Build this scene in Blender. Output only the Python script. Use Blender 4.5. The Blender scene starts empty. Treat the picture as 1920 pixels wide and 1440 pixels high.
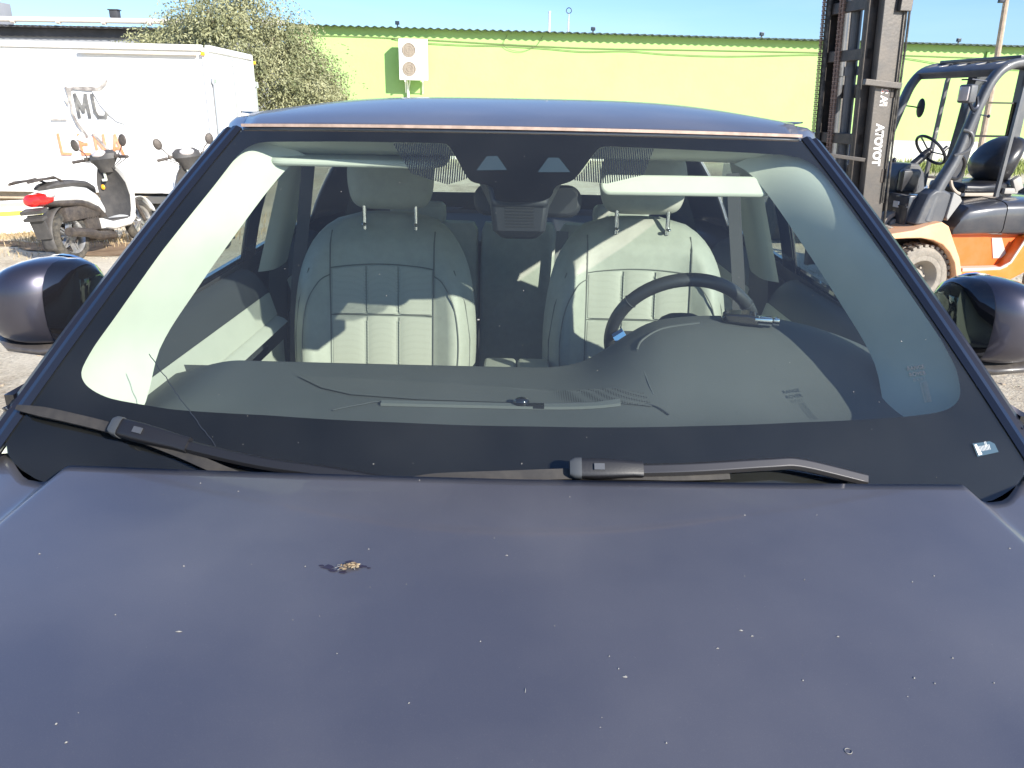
import bpy, bmesh, math, random
from mathutils import Vector, Matrix, noise
from mathutils.geometry import delaunay_2d_cdt
R = math.radians
PI = math.pi
sc = bpy.context.scene
col = sc.collection

# ------------------------------------------------------------------ camera, sky, sun, exposure
cam = bpy.data.cameras.new("Camera")
camo = bpy.data.objects.new("Camera", cam)
col.objects.link(camo)
F_ = Vector((-0.00492951, 0.94145764, -0.33709526))
R_ = Vector((0.99976812, 0.01170628, 0.01807383))
U_ = Vector((-0.02096187, 0.336928, 0.94129704))
M = Matrix((R_, U_, -F_)).transposed().to_4x4()
M.translation = (0, 0, 1.6)
camo.matrix_world = M
cam.sensor_width = 36
cam.lens = 1450 / 1920 * 36
cam.clip_start = 0.05
cam.clip_end = 2000
sc.camera = camo

SUN_AZ, SUN_EL = R(42), R(26)          # azimuth from -y towards +x
SD = Vector((math.sin(SUN_AZ) * math.cos(SUN_EL), -math.cos(SUN_AZ) * math.cos(SUN_EL), math.sin(SUN_EL)))
world = bpy.data.worlds.new("World")
sc.world = world
world.use_nodes = True
wn, wl = world.node_tree.nodes, world.node_tree.links
wn.clear()
sky = wn.new("ShaderNodeTexSky")
sky.sky_type = 'NISHITA'
sky.sun_disc = False
sky.sun_elevation = SUN_EL
sky.sun_rotation = math.atan2(SD.x, SD.y)
sky.air_density = 1.0
sky.dust_density = 0.6
sky.ozone_density = 2.6
bg = wn.new("ShaderNodeBackground")
bg.inputs['Strength'].default_value = 0.088
wout = wn.new("ShaderNodeOutputWorld")
tc = wn.new("ShaderNodeTexCoord")
mp = wn.new("ShaderNodeMapping")
mp.inputs['Scale'].default_value = (1.2, 1.2, 7.0)
cn = wn.new("ShaderNodeTexNoise")
cn.inputs['Scale'].default_value = 2.6
cn.inputs['Detail'].default_value = 7
cn.inputs['Distortion'].default_value = 0.6
cr = wn.new("ShaderNodeValToRGB")
cr.color_ramp.elements[0].position = 0.50
cr.color_ramp.elements[1].position = 0.78
cmx = wn.new("ShaderNodeMixRGB")
cmx.inputs['Color2'].default_value = (7.5, 8.0, 8.6, 1)
mm = wn.new("ShaderNodeMath"); mm.operation = 'MULTIPLY'; mm.inputs[1].default_value = 0.07
wl.new(tc.outputs['Generated'], mp.inputs['Vector'])
wl.new(mp.outputs[0], cn.inputs['Vector'])
wl.new(cn.outputs['Fac'], cr.inputs['Fac'])
wl.new(cr.outputs['Color'], mm.inputs[0])
wl.new(mm.outputs[0], cmx.inputs['Fac'])
tn = wn.new("ShaderNodeMixRGB"); tn.blend_type = 'MULTIPLY'; tn.inputs['Fac'].default_value = 1
tn.inputs['Color2'].default_value = (0.74, 0.92, 1.22, 1)      # the phone's cool white balance of the open sky
wl.new(sky.outputs[0], tn.inputs['Color1'])
wl.new(tn.outputs[0], cmx.inputs['Color1'])
wl.new(cmx.outputs[0], bg.inputs['Color'])
wl.new(bg.outputs[0], wout.inputs['Surface'])

sun = bpy.data.lights.new("Sun", 'SUN')
suno = bpy.data.objects.new("Sun", sun)
col.objects.link(suno)
sun.energy = 4.2
sun.angle = R(0.53)
sun.color = (1.0, 0.94, 0.84)
suno.rotation_euler = SD.to_track_quat('Z', 'Y').to_euler()
sc.view_settings.view_transform = 'Standard'
sc.view_settings.look = 'None'
sc.view_settings.exposure = 1.1
sc.view_settings.gamma = 1.0
sc.view_settings.use_curve_mapping = False
sc.cycles.max_bounces = 10
sc.cycles.transparent_max_bounces = 16
sc.cycles.caustics_refractive = False
sc.cycles.caustics_reflective = False

rnd = random.Random(11)


# ------------------------------------------------------------------ helpers
def mat(name, c, rough=0.5, metal=0.0, coat=0.0, var=0.0, scale=8.0, bump=0.0, bscale=60.0, spec=0.5, c2=None, dust=0.0,
        dustc=(0.45, 0.40, 0.32), sheen=0.0):
    """Principled material; var mixes a second tone by noise, dust adds irregular dry dust patches."""
    m = bpy.data.materials.new(name)
    m.use_nodes = True
    n, l = m.node_tree.nodes, m.node_tree.links
    p = n['Principled BSDF']
    p.inputs['Base Color'].default_value = (*c, 1)
    p.inputs['Roughness'].default_value = rough
    p.inputs['Metallic'].default_value = metal
    p.inputs['Coat Weight'].default_value = coat
    p.inputs['Coat Roughness'].default_value = 0.03
    p.inputs['Specular IOR Level'].default_value = spec
    p.inputs['Sheen Weight'].default_value = sheen
    t = n.new("ShaderNodeTexCoord")
    if var or c2 or dust:
        nz = n.new("ShaderNodeTexNoise")
        nz.inputs['Scale'].default_value = scale
        nz.inputs['Detail'].default_value = 8
        nz.inputs['Roughness'].default_value = 0.62
        l.new(t.outputs['Object'], nz.inputs['Vector'])
        rp = n.new("ShaderNodeValToRGB")
        a = c
        b = c2 or tuple(min(1, x * (1 + var)) for x in c)
        if not c2:
            a = tuple(x * (1 - var) for x in c)
        rp.color_ramp.elements[0].position = 0.35
        rp.color_ramp.elements[1].position = 0.68
        rp.color_ramp.elements[0].color = (*a, 1)
        rp.color_ramp.elements[1].color = (*b, 1)
        l.new(nz.outputs['Fac'], rp.inputs['Fac'])
        last = rp.outputs['Color']
        if dust:
            n2 = n.new("ShaderNodeTexNoise")
            n2.inputs['Scale'].default_value = scale * 0.7
            n2.inputs['Detail'].default_value = 10
            n2.inputs['Roughness'].default_value = 0.7
            l.new(t.outputs['Object'], n2.inputs['Vector'])
            r2 = n.new("ShaderNodeValToRGB")
            r2.color_ramp.elements[0].position = 0.42
            r2.color_ramp.elements[1].position = 0.75
            r2.color_ramp.elements[1].color = (dust, dust, dust, 1)
            l.new(n2.outputs['Fac'], r2.inputs['Fac'])
            mx = n.new("ShaderNodeMixRGB")
            mx.inputs['Color2'].default_value = (*dustc, 1)
            l.new(r2.outputs['Color'], mx.inputs['Fac'])
            l.new(last, mx.inputs['Color1'])
            last = mx.outputs[0]
        l.new(last, p.inputs['Base Color'])
    if bump:
        nb = n.new("ShaderNodeTexNoise")
        nb.inputs['Scale'].default_value = bscale
        nb.inputs['Detail'].default_value = 5
        l.new(t.outputs['Object'], nb.inputs['Vector'])
        bp = n.new("ShaderNodeBump")
        bp.inputs['Strength'].default_value = bump
        bp.inputs['Distance'].default_value = min(0.02, 0.5 / bscale)
        l.new(nb.outputs['Fac'], bp.inputs['Height'])
        l.new(bp.outputs[0], p.inputs['Normal'])
    return m


def glass(name, tint=(0.9, 0.97, 0.92), dustf=0.02, ior=1.5, refl=1.8, dustcol=(0.6, 0.62, 0.58), tr=0.0):
    m = bpy.data.materials.new(name)
    m.use_nodes = True
    n, l = m.node_tree.nodes, m.node_tree.links
    n.remove(n['Principled BSDF'])
    out = n['Material Output']
    tb = n.new("ShaderNodeBsdfTransparent"); tb.inputs[0].default_value = (*tint, 1)
    gb = n.new("ShaderNodeBsdfGlossy"); gb.inputs['Roughness'].default_value = tr
    gb.inputs['Color'].default_value = (1, 1, 1, 1)
    fr = n.new("ShaderNodeFresnel")
    ge = n.new("ShaderNodeNewGeometry")          # same reflectance from both sides of the thin pane
    im = n.new("ShaderNodeMapRange"); im.inputs['To Min'].default_value = ior; im.inputs['To Max'].default_value = 1 / ior
    l.new(ge.outputs['Backfacing'], im.inputs['Value']); l.new(im.outputs[0], fr.inputs[0])
    mu = n.new("ShaderNodeMath"); mu.operation = 'MULTIPLY'; mu.inputs[1].default_value = refl; mu.use_clamp = True
    l.new(fr.outputs[0], mu.inputs[0])
    m1 = n.new("ShaderNodeMixShader")
    l.new(mu.outputs[0], m1.inputs[0]); l.new(tb.outputs[0], m1.inputs[1]); l.new(gb.outputs[0], m1.inputs[2])
    df = n.new("ShaderNodeBsdfDiffuse"); df.inputs[0].default_value = (*dustcol, 1)
    t = n.new("ShaderNodeTexCoord")
    nz = n.new("ShaderNodeTexNoise"); nz.inputs['Scale'].default_value = 420; nz.inputs['Detail'].default_value = 2
    nz2 = n.new("ShaderNodeTexNoise"); nz2.inputs['Scale'].default_value = 5; nz2.inputs['Detail'].default_value = 6
    l.new(t.outputs['Object'], nz.inputs['Vector']); l.new(t.outputs['Object'], nz2.inputs['Vector'])
    mr = n.new("ShaderNodeMapRange"); mr.inputs['From Min'].default_value = 0.80; mr.inputs['From Max'].default_value = 0.95
    mr.inputs['To Max'].default_value = 0.5 if dustf else 0
    l.new(nz.outputs['Fac'], mr.inputs['Value'])
    mr2 = n.new("ShaderNodeMapRange"); mr2.inputs['From Min'].default_value = 0.3; mr2.inputs['From Max'].default_value = 0.7
    mr2.inputs['To Min'].default_value = dustf * 0.6; mr2.inputs['To Max'].default_value = dustf * 1.4
    l.new(nz2.outputs['Fac'], mr2.inputs['Value'])
    ad = n.new("ShaderNodeMath"); ad.operation = 'ADD'; ad.use_clamp = True
    l.new(mr.outputs[0], ad.inputs[0]); l.new(mr2.outputs[0], ad.inputs[1])
    m2 = n.new("ShaderNodeMixShader")
    l.new(ad.outputs[0], m2.inputs[0]); l.new(m1.outputs[0], m2.inputs[1]); l.new(df.outputs[0], m2.inputs[2])
    l.new(m2.outputs[0], out.inputs['Surface'])
    return m


class B:
    def __init__(s):
        s.bm = bmesh.new()

    def box(s, c, size, rot=(0, 0, 0), bev=0.0, seg=2):
        r = bmesh.ops.create_cube(s.bm, size=1.0)
        vs = r['verts']
        from mathutils import Euler
        for v in vs:
            v.co = Vector((v.co.x * size[0], v.co.y * size[1], v.co.z * size[2]))
        if bev:
            es = list({e for v in vs for e in v.link_edges})
            rr = bmesh.ops.bevel(s.bm, geom=es, offset=bev, segments=seg, affect='EDGES', profile=0.6)
            vs = list({v for f in rr['faces'] for v in f.verts} | {v for v in vs if v.is_valid})
        m = Euler(rot).to_matrix()
        for v in vs:
            v.co = m @ v.co + Vector(c)
        return s

    def sweep(s, pts, prof, closed=False, up=Vector((0, 0, 1)), scales=None, caps=True):
        """sweep a closed 2D profile [(side, up)] along pts"""
        pts = [Vector(p) for p in pts]
        n = len(pts)
        rings = []
        prev = None
        for i, p in enumerate(pts):
            if closed:
                d = pts[(i + 1) % n] - pts[i - 1]
            else:
                d = pts[min(i + 1, n - 1)] - pts[max(i - 1, 0)]
            d.normalize()
            if prev is None:
                a = up if abs(d.dot(up)) < 0.95 else Vector((1, 0, 0))
                side = d.cross(a).normalized()
            else:
                side = (prev - d * prev.dot(d)).normalized()
            prev = side
            u2 = side.cross(d).normalized()
            k = scales[i] if scales else 1.0
            rings.append([s.bm.verts.new(p + side * a * k + u2 * b * k) for a, b in prof])
        m = len(prof)
        rng = range(n) if closed else range(n - 1)
        for i in rng:
            A, Bq = rings[i], rings[(i + 1) % n]
            for j in range(m):
                s.bm.faces.new((A[j], A[(j + 1) % m], Bq[(j + 1) % m], Bq[j]))
        if caps and not closed:
            s.bm.faces.new(rings[0]); s.bm.faces.new(list(reversed(rings[-1])))
        return s

    def tube(s, pts, r, n=8, closed=False, scales=None):
        return s.sweep(pts, [(r * math.cos(2 * PI * k / n), r * math.sin(2 * PI * k / n)) for k in range(n)], closed, scales=scales)

    def bar(s, pts, w, h, closed=False, scales=None, up=Vector((0, 0, 1))):
        return s.sweep(pts, [(-w / 2, -h / 2), (w / 2, -h / 2), (w / 2, h / 2), (-w / 2, h / 2)], closed, scales=scales, up=up)

    def cyl(s, p0, p1, r, n=18, r1=None):
        return s.sweep([p0, p1], [(r * math.cos(2 * PI * k / n), r * math.sin(2 * PI * k / n)) for k in range(n)], scales=[1, (r1 if r1 is not None else r) / r])

    def prism(s, pts, axis, a, b):
        """extrude polygon pts (2D) along axis ('x','y','z') from a to b"""
        def mk(p, t):
            return {'x': (t, p[0], p[1]), 'y': (p[0], t, p[1]), 'z': (p[0], p[1], t)}[axis]
        A = [s.bm.verts.new(mk(p, a)) for p in pts]
        C = [s.bm.verts.new(mk(p, b)) for p in pts]
        n = len(pts)
        for i in range(n):
            s.bm.faces.new((A[i], A[(i + 1) % n], C[(i + 1) % n], C[i]))
        s.bm.faces.new(list(reversed(A))); s.bm.faces.new(C)
        return s

    def lathe(s, prof, origin=(0, 0, 0), axis='y', n=32, closed=False):
        """prof [(radius, along)]"""
        o = Vector(origin)
        rings = []
        for r, h in prof:
            ring = []
            for k in range(n):
                a = 2 * PI * k / n
                c, d = r * math.cos(a), r * math.sin(a)
                v = {'x': (h, c, d), 'y': (c, h, d), 'z': (c, d, h)}[axis]
                ring.append(s.bm.verts.new(o + Vector(v)))
            rings.append(ring)
        m = len(rings)
        for i in range(m if closed else m - 1):
            A, C = rings[i], rings[(i + 1) % m]
            for k in range(n):
                s.bm.faces.new((A[k], A[(k + 1) % n], C[(k + 1) % n], C[k]))
        return s

    def grid(s, f, nu, nv, skip=None):
        V = [[s.bm.verts.new(f(i / nu, j / nv)) for j in range(nv + 1)] for i in range(nu + 1)]
        for i in range(nu):
            for j in range(nv):
                if skip and skip((i + .5) / nu, (j + .5) / nv):
                    continue
                s.bm.faces.new((V[i][j], V[i + 1][j], V[i + 1][j + 1], V[i][j + 1]))
        return s

    def loft(s, rings, cap=True):
        RR = [[s.bm.verts.new(p) for p in r] for r in rings]
        n = len(RR[0])
        for A, C in zip(RR, RR[1:]):
            for k in range(n):
                s.bm.faces.new((A[k], A[(k + 1) % n], C[(k + 1) % n], C[k]))
        if cap:
            s.bm.faces.new(list(reversed(RR[0]))); s.bm.faces.new(RR[-1])
        return s

    def ball(s, c, r, rot=(0, 0, 0), seg=16, exp=1.0):
        from mathutils import Euler
        m = Euler(rot).to_matrix()
        q = bmesh.ops.create_uvsphere(s.bm, u_segments=seg, v_segments=max(6, seg // 2), radius=1.0)
        for v in q['verts']:
            w = [math.copysign(abs(t) ** exp, t) for t in v.co]
            v.co = m @ Vector((w[0] * r[0], w[1] * r[1], w[2] * r[2])) + Vector(c)
        return s


def obj(name, b, material, parent=None, smooth=True, angle=35, solid=0.0, sub=0, bevel=0.0, off=-1.0):
    bm = b.bm if isinstance(b, B) else b
    bmesh.ops.recalc_face_normals(bm, faces=bm.faces)
    me = bpy.data.meshes.new(name)
    bm.to_mesh(me); bm.free()
    o = bpy.data.objects.new(name, me)
    col.objects.link(o)
    me.materials.append(material)
    if parent:
        o.parent = parent
    if solid:
        s = o.modifiers.new("s", 'SOLIDIFY'); s.thickness = solid; s.offset = off
    if bevel:
        w = o.modifiers.new("b", 'BEVEL'); w.width = bevel; w.segments = 2; w.limit_method = 'ANGLE'; w.angle_limit = R(40)
    if sub:
        w = o.modifiers.new("u", 'SUBSURF'); w.levels = sub; w.render_levels = sub
    if smooth:
        me.shade_smooth()
        if not sub:
            me.set_sharp_from_angle(angle=R(angle))
    return o


def tag(o, label=None, cat=None, group=None, kind=None):
    if label: o['label'] = label
    if cat: o['category'] = cat
    if group: o['group'] = group
    if kind: o['kind'] = kind
    return o


def thing(name, label, cat, loc=(0, 0, 0), rz=0.0, group=None):
    o = bpy.data.objects.new(name, None)
    col.objects.link(o)
    o.location = loc
    o.rotation_euler = (0, 0, rz)
    o.empty_display_size = 0.1
    return tag(o, label, cat, group)


def copy_tree(o, parent=None):
    c = o.copy()
    col.objects.link(c)
    if parent: c.parent = parent
    for ch in [x for x in list(bpy.data.objects) if x.parent == o]:
        copy_tree(ch, c)
    return c


def textmesh(txt, size, fn, depth=0.0, bold=0.0, space=1.0):
    """bmesh of text; fn maps (x, y, z) of the text plane to 3D"""
    cu = bpy.data.curves.new("t", 'FONT')
    cu.body = txt; cu.size = size; cu.extrude = depth; cu.offset = bold; cu.space_character = space
    cu.resolution_u = 4
    o = bpy.data.objects.new("t", cu)
    col.objects.link(o)
    dg = bpy.context.evaluated_depsgraph_get()
    me = bpy.data.meshes.new_from_object(o.evaluated_get(dg))
    b = B()
    b.bm.from_mesh(me)
    for v in b.bm.verts:
        v.co = Vector(fn(*v.co))
    bpy.data.objects.remove(o); bpy.data.curves.remove(cu); bpy.data.meshes.remove(me)
    return b


def lerp(a, b, t): return a + (b - a) * t
def sstep(a, b, x):
    t = max(0, min(1, (x - a) / (b - a))); return t * t * (3 - 2 * t)
def table(pts, x):
    """piecewise smooth table lookup"""
    if x <= pts[0][0]: return pts[0][1]
    for (a, p), (c, q) in zip(pts, pts[1:]):
        if x <= c:
            return lerp(p, q, (x - a) / (c - a))
    return pts[-1][1]
def ctable(pts, x):
    """Catmull-Rom table"""
    n = len(pts)
    if x <= pts[0][0]: return pts[0][1]
    if x >= pts[-1][0]: return pts[-1][1]
    for i in range(n - 1):
        if x <= pts[i + 1][0]:
            x0, y0 = pts[i]; x1, y1 = pts[i + 1]
            h = x1 - x0; t = (x - x0) / h
            m0 = (y1 - pts[i - 1][1]) / (x1 - pts[i - 1][0]) if i > 0 else (y1 - y0) / h
            m1 = (pts[i + 2][1] - y0) / (pts[i + 2][0] - x0) if i < n - 2 else (y1 - y0) / h
            return (2*t**3-3*t*t+1)*y0 + (t**3-2*t*t+t)*h*m0 + (-2*t**3+3*t*t)*y1 + (t**3-t*t)*h*m1
def smoothpath(pts, n=8):
    pts = [Vector(p) for p in pts]
    out = []
    for i in range(len(pts) - 1):
        p0 = pts[max(i - 1, 0)]; p1 = pts[i]; p2 = pts[i + 1]; p3 = pts[min(i + 2, len(pts) - 1)]
        for k in range(n):
            t = k / n
            out.append(0.5 * ((2 * p1) + (p2 - p0) * t + (2 * p0 - 5 * p1 + 4 * p2 - p3) * t * t + (3 * p1 - p0 - 3 * p2 + p3) * t ** 3))
    out.append(pts[-1])
    return out
def inpoly(x, y, P):
    c = False
    j = len(P) - 1
    for i in range(len(P)):
        if (P[i][1] > y) != (P[j][1] > y) and x < (P[j][0] - P[i][0]) * (y - P[i][1]) / (P[j][1] - P[i][1]) + P[i][0]:
            c = not c
        j = i
    return c


# ------------------------------------------------------------------ materials
def ground_material():
    m = bpy.data.materials.new("dry_dirt"); m.use_nodes = True
    n, l = m.node_tree.nodes, m.node_tree.links
    p = n['Principled BSDF']; p.inputs['Roughness'].default_value = 0.95
    p.inputs['Specular IOR Level'].default_value = 0.2
    t = n.new("ShaderNodeTexCoord")
    def noise_(s, d, r=0.6):
        q = n.new("ShaderNodeTexNoise"); q.inputs['Scale'].default_value = s; q.inputs['Detail'].default_value = d
        q.inputs['Roughness'].default_value = r; l.new(t.outputs['Object'], q.inputs['Vector']); return q
    big, mid, fine = noise_(0.35, 6), noise_(3.0, 8, 0.7), noise_(38, 6, 0.7)
    r = n.new("ShaderNodeValToRGB")
    e = r.color_ramp.elements
    e[0].position = 0.36; e[0].color = (0.27, 0.20, 0.13, 1)
    e[1].position = 0.50; e[1].color = (0.66, 0.58, 0.44, 1)
    x = e.new(0.66); x.color = (0.84, 0.77, 0.62, 1)
    ad = n.new("ShaderNodeMath"); ad.operation = 'MULTIPLY_ADD'; ad.inputs[1].default_value = 0.45
    ad2 = n.new("ShaderNodeMath"); ad2.operation = 'MULTIPLY_ADD'; ad2.inputs[1].default_value = 0.30
    l.new(big.outputs['Fac'], ad.inputs[0])
    h = n.new("ShaderNodeMath"); h.operation = 'MULTIPLY'; h.inputs[1].default_value = 0.27
    l.new(fine.outputs['Fac'], h.inputs[0])
    l.new(mid.outputs['Fac'], ad2.inputs[0]); l.new(h.outputs[0], ad2.inputs[2])
    l.new(ad2.outputs[0], ad.inputs[2])
    l.new(ad.outputs[0], r.inputs['Fac'])
    vo = n.new("ShaderNodeTexVoronoi"); vo.inputs['Scale'].default_value = 26
    l.new(t.outputs['Object'], vo.inputs['Vector'])
    pr = n.new("ShaderNodeMapRange"); pr.inputs['From Min'].default_value = 0.05; pr.inputs['From Max'].default_value = 0.32
    pr.inputs['To Min'].default_value = 0.75; pr.inputs['To Max'].default_value = 1.0
    l.new(vo.outputs['Distance'], pr.inputs['Value'])
    vc = n.new("ShaderNodeMixRGB"); vc.blend_type = 'MULTIPLY'; vc.inputs['Fac'].default_value = 0.8
    l.new(r.outputs['Color'], vc.inputs['Color1']); l.new(pr.outputs[0], vc.inputs['Color2'])
    l.new(vc.outputs[0], p.inputs['Base Color'])
    bp = n.new("ShaderNodeBump"); bp.inputs['Strength'].default_value = 0.7; bp.inputs['Distance'].default_value = 0.03
    sm = n.new("ShaderNodeMath"); sm.operation = 'ADD'
    l.new(mid.outputs['Fac'], sm.inputs[0]); l.new(fine.outputs['Fac'], sm.inputs[1])
    l.new(sm.outputs[0], bp.inputs['Height']); l.new(bp.outputs[0], p.inputs['Normal'])
    return m


def paint_material():
    m = mat("metallic_paint", (0.165, 0.163, 0.195), rough=0.44, metal=0.85, coat=0.42)
    n, l = m.node_tree.nodes, m.node_tree.links
    p = n['Principled BSDF']
    p.inputs['Coat Roughness'].default_value = 0.045
    t = n.new("ShaderNodeTexCoord")
    # fine road dust: pale specks
    a = n.new("ShaderNodeTexNoise"); a.inputs['Scale'].default_value = 260; a.inputs['Detail'].default_value = 2
    b = n.new("ShaderNodeTexNoise"); b.inputs['Scale'].default_value = 3.5; b.inputs['Detail'].default_value = 8
    c = n.new("ShaderNodeTexNoise"); c.inputs['Scale'].default_value = 900; c.inputs['Detail'].default_value = 2
    for q in (a, b, c): l.new(t.outputs['Object'], q.inputs['Vector'])
    ra = n.new("ShaderNodeMapRange"); ra.inputs['From Min'].default_value = 0.76; ra.inputs['From Max'].default_value = 0.84; ra.inputs['To Max'].default_value = 0.35
    rb = n.new("ShaderNodeMapRange"); rb.inputs['From Min'].default_value = 0.35; rb.inputs['From Max'].default_value = 0.75
    rb.inputs['To Min'].default_value = 0.05; rb.inputs['To Max'].default_value = 0.13
    rc = n.new("ShaderNodeMapRange"); rc.inputs['From Min'].default_value = 0.55; rc.inputs['From Max'].default_value = 0.75; rc.inputs['To Max'].default_value = 0.07
    l.new(a.outputs['Fac'], ra.inputs['Value']); l.new(b.outputs['Fac'], rb.inputs['Value']); l.new(c.outputs['Fac'], rc.inputs['Value'])
    s1 = n.new("ShaderNodeMath"); s1.operation = 'ADD'; s2 = n.new("ShaderNodeMath"); s2.operation = 'ADD'
    l.new(ra.outputs[0], s1.inputs[0]); l.new(rb.outputs[0], s1.inputs[1]); l.new(s1.outputs[0], s2.inputs[0]); l.new(rc.outputs[0], s2.inputs[1])
    d = n.new("ShaderNodeBsdfDiffuse"); d.inputs[0].default_value = (0.50, 0.47, 0.44, 1)
    mx = n.new("ShaderNodeMixShader")
    l.new(s2.outputs[0], mx.inputs[0]); l.new(p.outputs[0], mx.inputs[1]); l.new(d.outputs[0], mx.inputs[2])
    l.new(mx.outputs[0], n['Material Output'].inputs['Surface'])
    return m


def dots_material():
    """ceramic dot screen printed on the glass: rows of small black dots"""
    m = bpy.data.materials.new("dot_screen"); m.use_nodes = True
    n, l = m.node_tree.nodes, m.node_tree.links
    p = n['Principled BSDF']; p.inputs['Base Color'].default_value = (0.012, 0.012, 0.015, 1); p.inputs['Roughness'].default_value = 0.25
    t = n.new("ShaderNodeTexCoord")
    mp_ = n.new("ShaderNodeMapping"); mp_.inputs['Scale'].default_value = (1, 1, 1)
    l.new(t.outputs['Object'], mp_.inputs['Vector'])
    sp = n.new("ShaderNodeSeparateXYZ"); l.new(mp_.outputs[0], sp.inputs[0])
    def wave(a, bq, k):
        q = n.new("ShaderNodeMath"); q.operation = 'MULTIPLY_ADD'; q.inputs[1].default_value = bq
        l.new(sp.outputs[a], q.inputs[0])
        return q
    sx = n.new("ShaderNodeMath"); sx.operation = 'MULTIPLY'; sx.inputs[1].default_value = 2 * PI / 0.0046
    l.new(sp.outputs[0], sx.inputs[0])
    s = n.new("ShaderNodeMath"); s.operation = 'SINE'; l.new(sx.outputs[0], s.inputs[0])
    g = n.new("ShaderNodeMath"); g.operation = 'GREATER_THAN'; g.inputs[1].default_value = -0.25
    l.new(s.outputs[0], g.inputs[0])
    tb = n.new("ShaderNodeBsdfTransparent")
    mx = n.new("ShaderNodeMixShader")
    l.new(g.outputs[0], mx.inputs[0]); l.new(tb.outputs[0], mx.inputs[1]); l.new(p.outputs[0], mx.inputs[2])
    l.new(mx.outputs[0], n['Material Output'].inputs['Surface'])
    return m


def leather(name, c, perf=False):
    m = mat(name, c, rough=0.55, var=0.06, scale=30, bump=0.25, bscale=350)
    if perf:
        n, l = m.node_tree.nodes, m.node_tree.links
        p = n['Principled BSDF']
        t = n.new("ShaderNodeTexCoord")
        v = n.new("ShaderNodeTexVoronoi"); v.inputs['Scale'].default_value = 260
        v.inputs['Randomness'].default_value = 0.15
        l.new(t.outputs['Object'], v.inputs['Vector'])
        rp = n.new("ShaderNodeMapRange"); rp.inputs['From Min'].default_value = 0.15; rp.inputs['From Max'].default_value = 0.32
        rp.inputs['To Min'].default_value = 0.78
        l.new(v.outputs['Distance'], rp.inputs['Value'])
        q = n.new("ShaderNodeMixRGB"); q.blend_type = 'MULTIPLY'; q.inputs[0].default_value = 1
        q.inputs['Color1'].default_value = (*c, 1)
        l.new(rp.outputs[0], q.inputs['Color2']); l.new(q.outputs[0], p.inputs['Base Color'])
    return m


MT = {}
MT['dirt'] = ground_material()
MT['paint'] = paint_material()
MT['mirror_paint'] = mat("mirror_paint", (0.075, 0.072, 0.095), rough=0.36, metal=0.8, coat=0.7, dust=0.10, scale=9, dustc=(0.2, 0.18, 0.16))
MT['pod'] = mat("soft_black_plastic", (0.018, 0.020, 0.025), 0.6)
MT['pillar_paint'] = mat("pillar_paint", (0.016, 0.018, 0.03), 0.4, metal=0.4, coat=0.08)
MT['gloss_black'] = mat("gloss_black", (0.008, 0.008, 0.010), 0.08, coat=1.0)
MT['rubber'] = mat("rubber", (0.018, 0.017, 0.017), 0.75, dust=0.35, scale=20)
MT['trim_black'] = mat("trim_black", (0.022, 0.022, 0.024), 0.5, bump=0.2, bscale=300, dust=0.15, scale=25)
MT['wiper_metal'] = mat("wiper_metal", (0.06, 0.058, 0.06), 0.30, metal=0.5)
MT['wiper_black'] = mat("wiper_black", (0.012, 0.012, 0.014), 0.45, bump=0.1, bscale=300)
MT['blade'] = mat("wiper_blade_rubber", (0.022, 0.02, 0.019), 0.7, dust=0.5, scale=26, dustc=(0.085, 0.075, 0.062))
MT['windscreen'] = glass("windscreen_glass", tint=(0.83, 0.89, 0.85), dustf=0.017, refl=1.15, dustcol=(0.50, 0.52, 0.50))
MT['side_glass'] = glass("side_glass", tint=(0.80, 0.88, 0.83), dustf=0.02)
MT['frit'] = mat("ceramic_frit", (0.003, 0.003, 0.0035), 0.6, spec=0.05, dust=0.05, scale=9, dustc=(0.05, 0.04, 0.04))
MT['dots'] = dots_material()
MT['dash'] = mat("dashboard_vinyl", (0.078, 0.084, 0.084), 0.62, bump=0.5, bscale=500, var=0.06, scale=5)
MT['dash_dark'] = mat("dashboard_mesh", (0.03, 0.032, 0.032), 0.7)
MT['leather'] = leather("light_leather", (0.36, 0.37, 0.32))
MT['leather_perf'] = leather("perforated_leather", (0.40, 0.40, 0.345), True)
MT['seam'] = mat("seam_thread", (0.15, 0.155, 0.14), 0.8)
MT['lining'] = mat("cream_lining", (0.58, 0.60, 0.52), 0.85, bump=0.2, bscale=600, var=0.04)
MT['trim_light'] = mat("light_trim", (0.50, 0.52, 0.46), 0.6, var=0.04)
MT['interior_dark'] = mat("dark_interior", (0.042, 0.047, 0.054), 0.7)
MT['chrome'] = mat("chrome", (0.7, 0.7, 0.72), 0.15, metal=1.0)
MT['tyre'] = mat("tyre_rubber", (0.035, 0.034, 0.032), 0.85, dust=0.55, scale=14, bump=0.3, bscale=60, dustc=(0.30, 0.26, 0.2))
MT['alloy'] = mat("alloy", (0.52, 0.52, 0.52), 0.35, metal=0.7, dust=0.3, scale=12)
MT['white_panel'] = mat("white_panel", (0.84, 0.83, 0.80), 0.5, dust=0.13, scale=1.6, dustc=(0.55, 0.46, 0.35), bump=0.05, bscale=4)
MT['wall_green'] = mat("green_render", (0.365, 0.575, 0.19), 0.9, var=0.05, scale=0.8, bump=0.25, bscale=9, dust=0.12, dustc=(0.42, 0.56, 0.27))
MT['plinth'] = mat("white_plinth", (0.74, 0.74, 0.66), 0.9, var=0.04, scale=2, bump=0.2, bscale=12, dust=0.2)
MT['wall_grey'] = mat("grey_render", (0.30, 0.31, 0.33), 0.9, var=0.06, scale=1.2, bump=0.2)
MT['roof_dark'] = mat("dark_green_sheet", (0.055, 0.085, 0.075), 0.6, var=0.2, scale=2)
MT['roof_black'] = mat("dark_sheet", (0.06, 0.06, 0.065), 0.6, var=0.25, scale=2)
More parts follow.
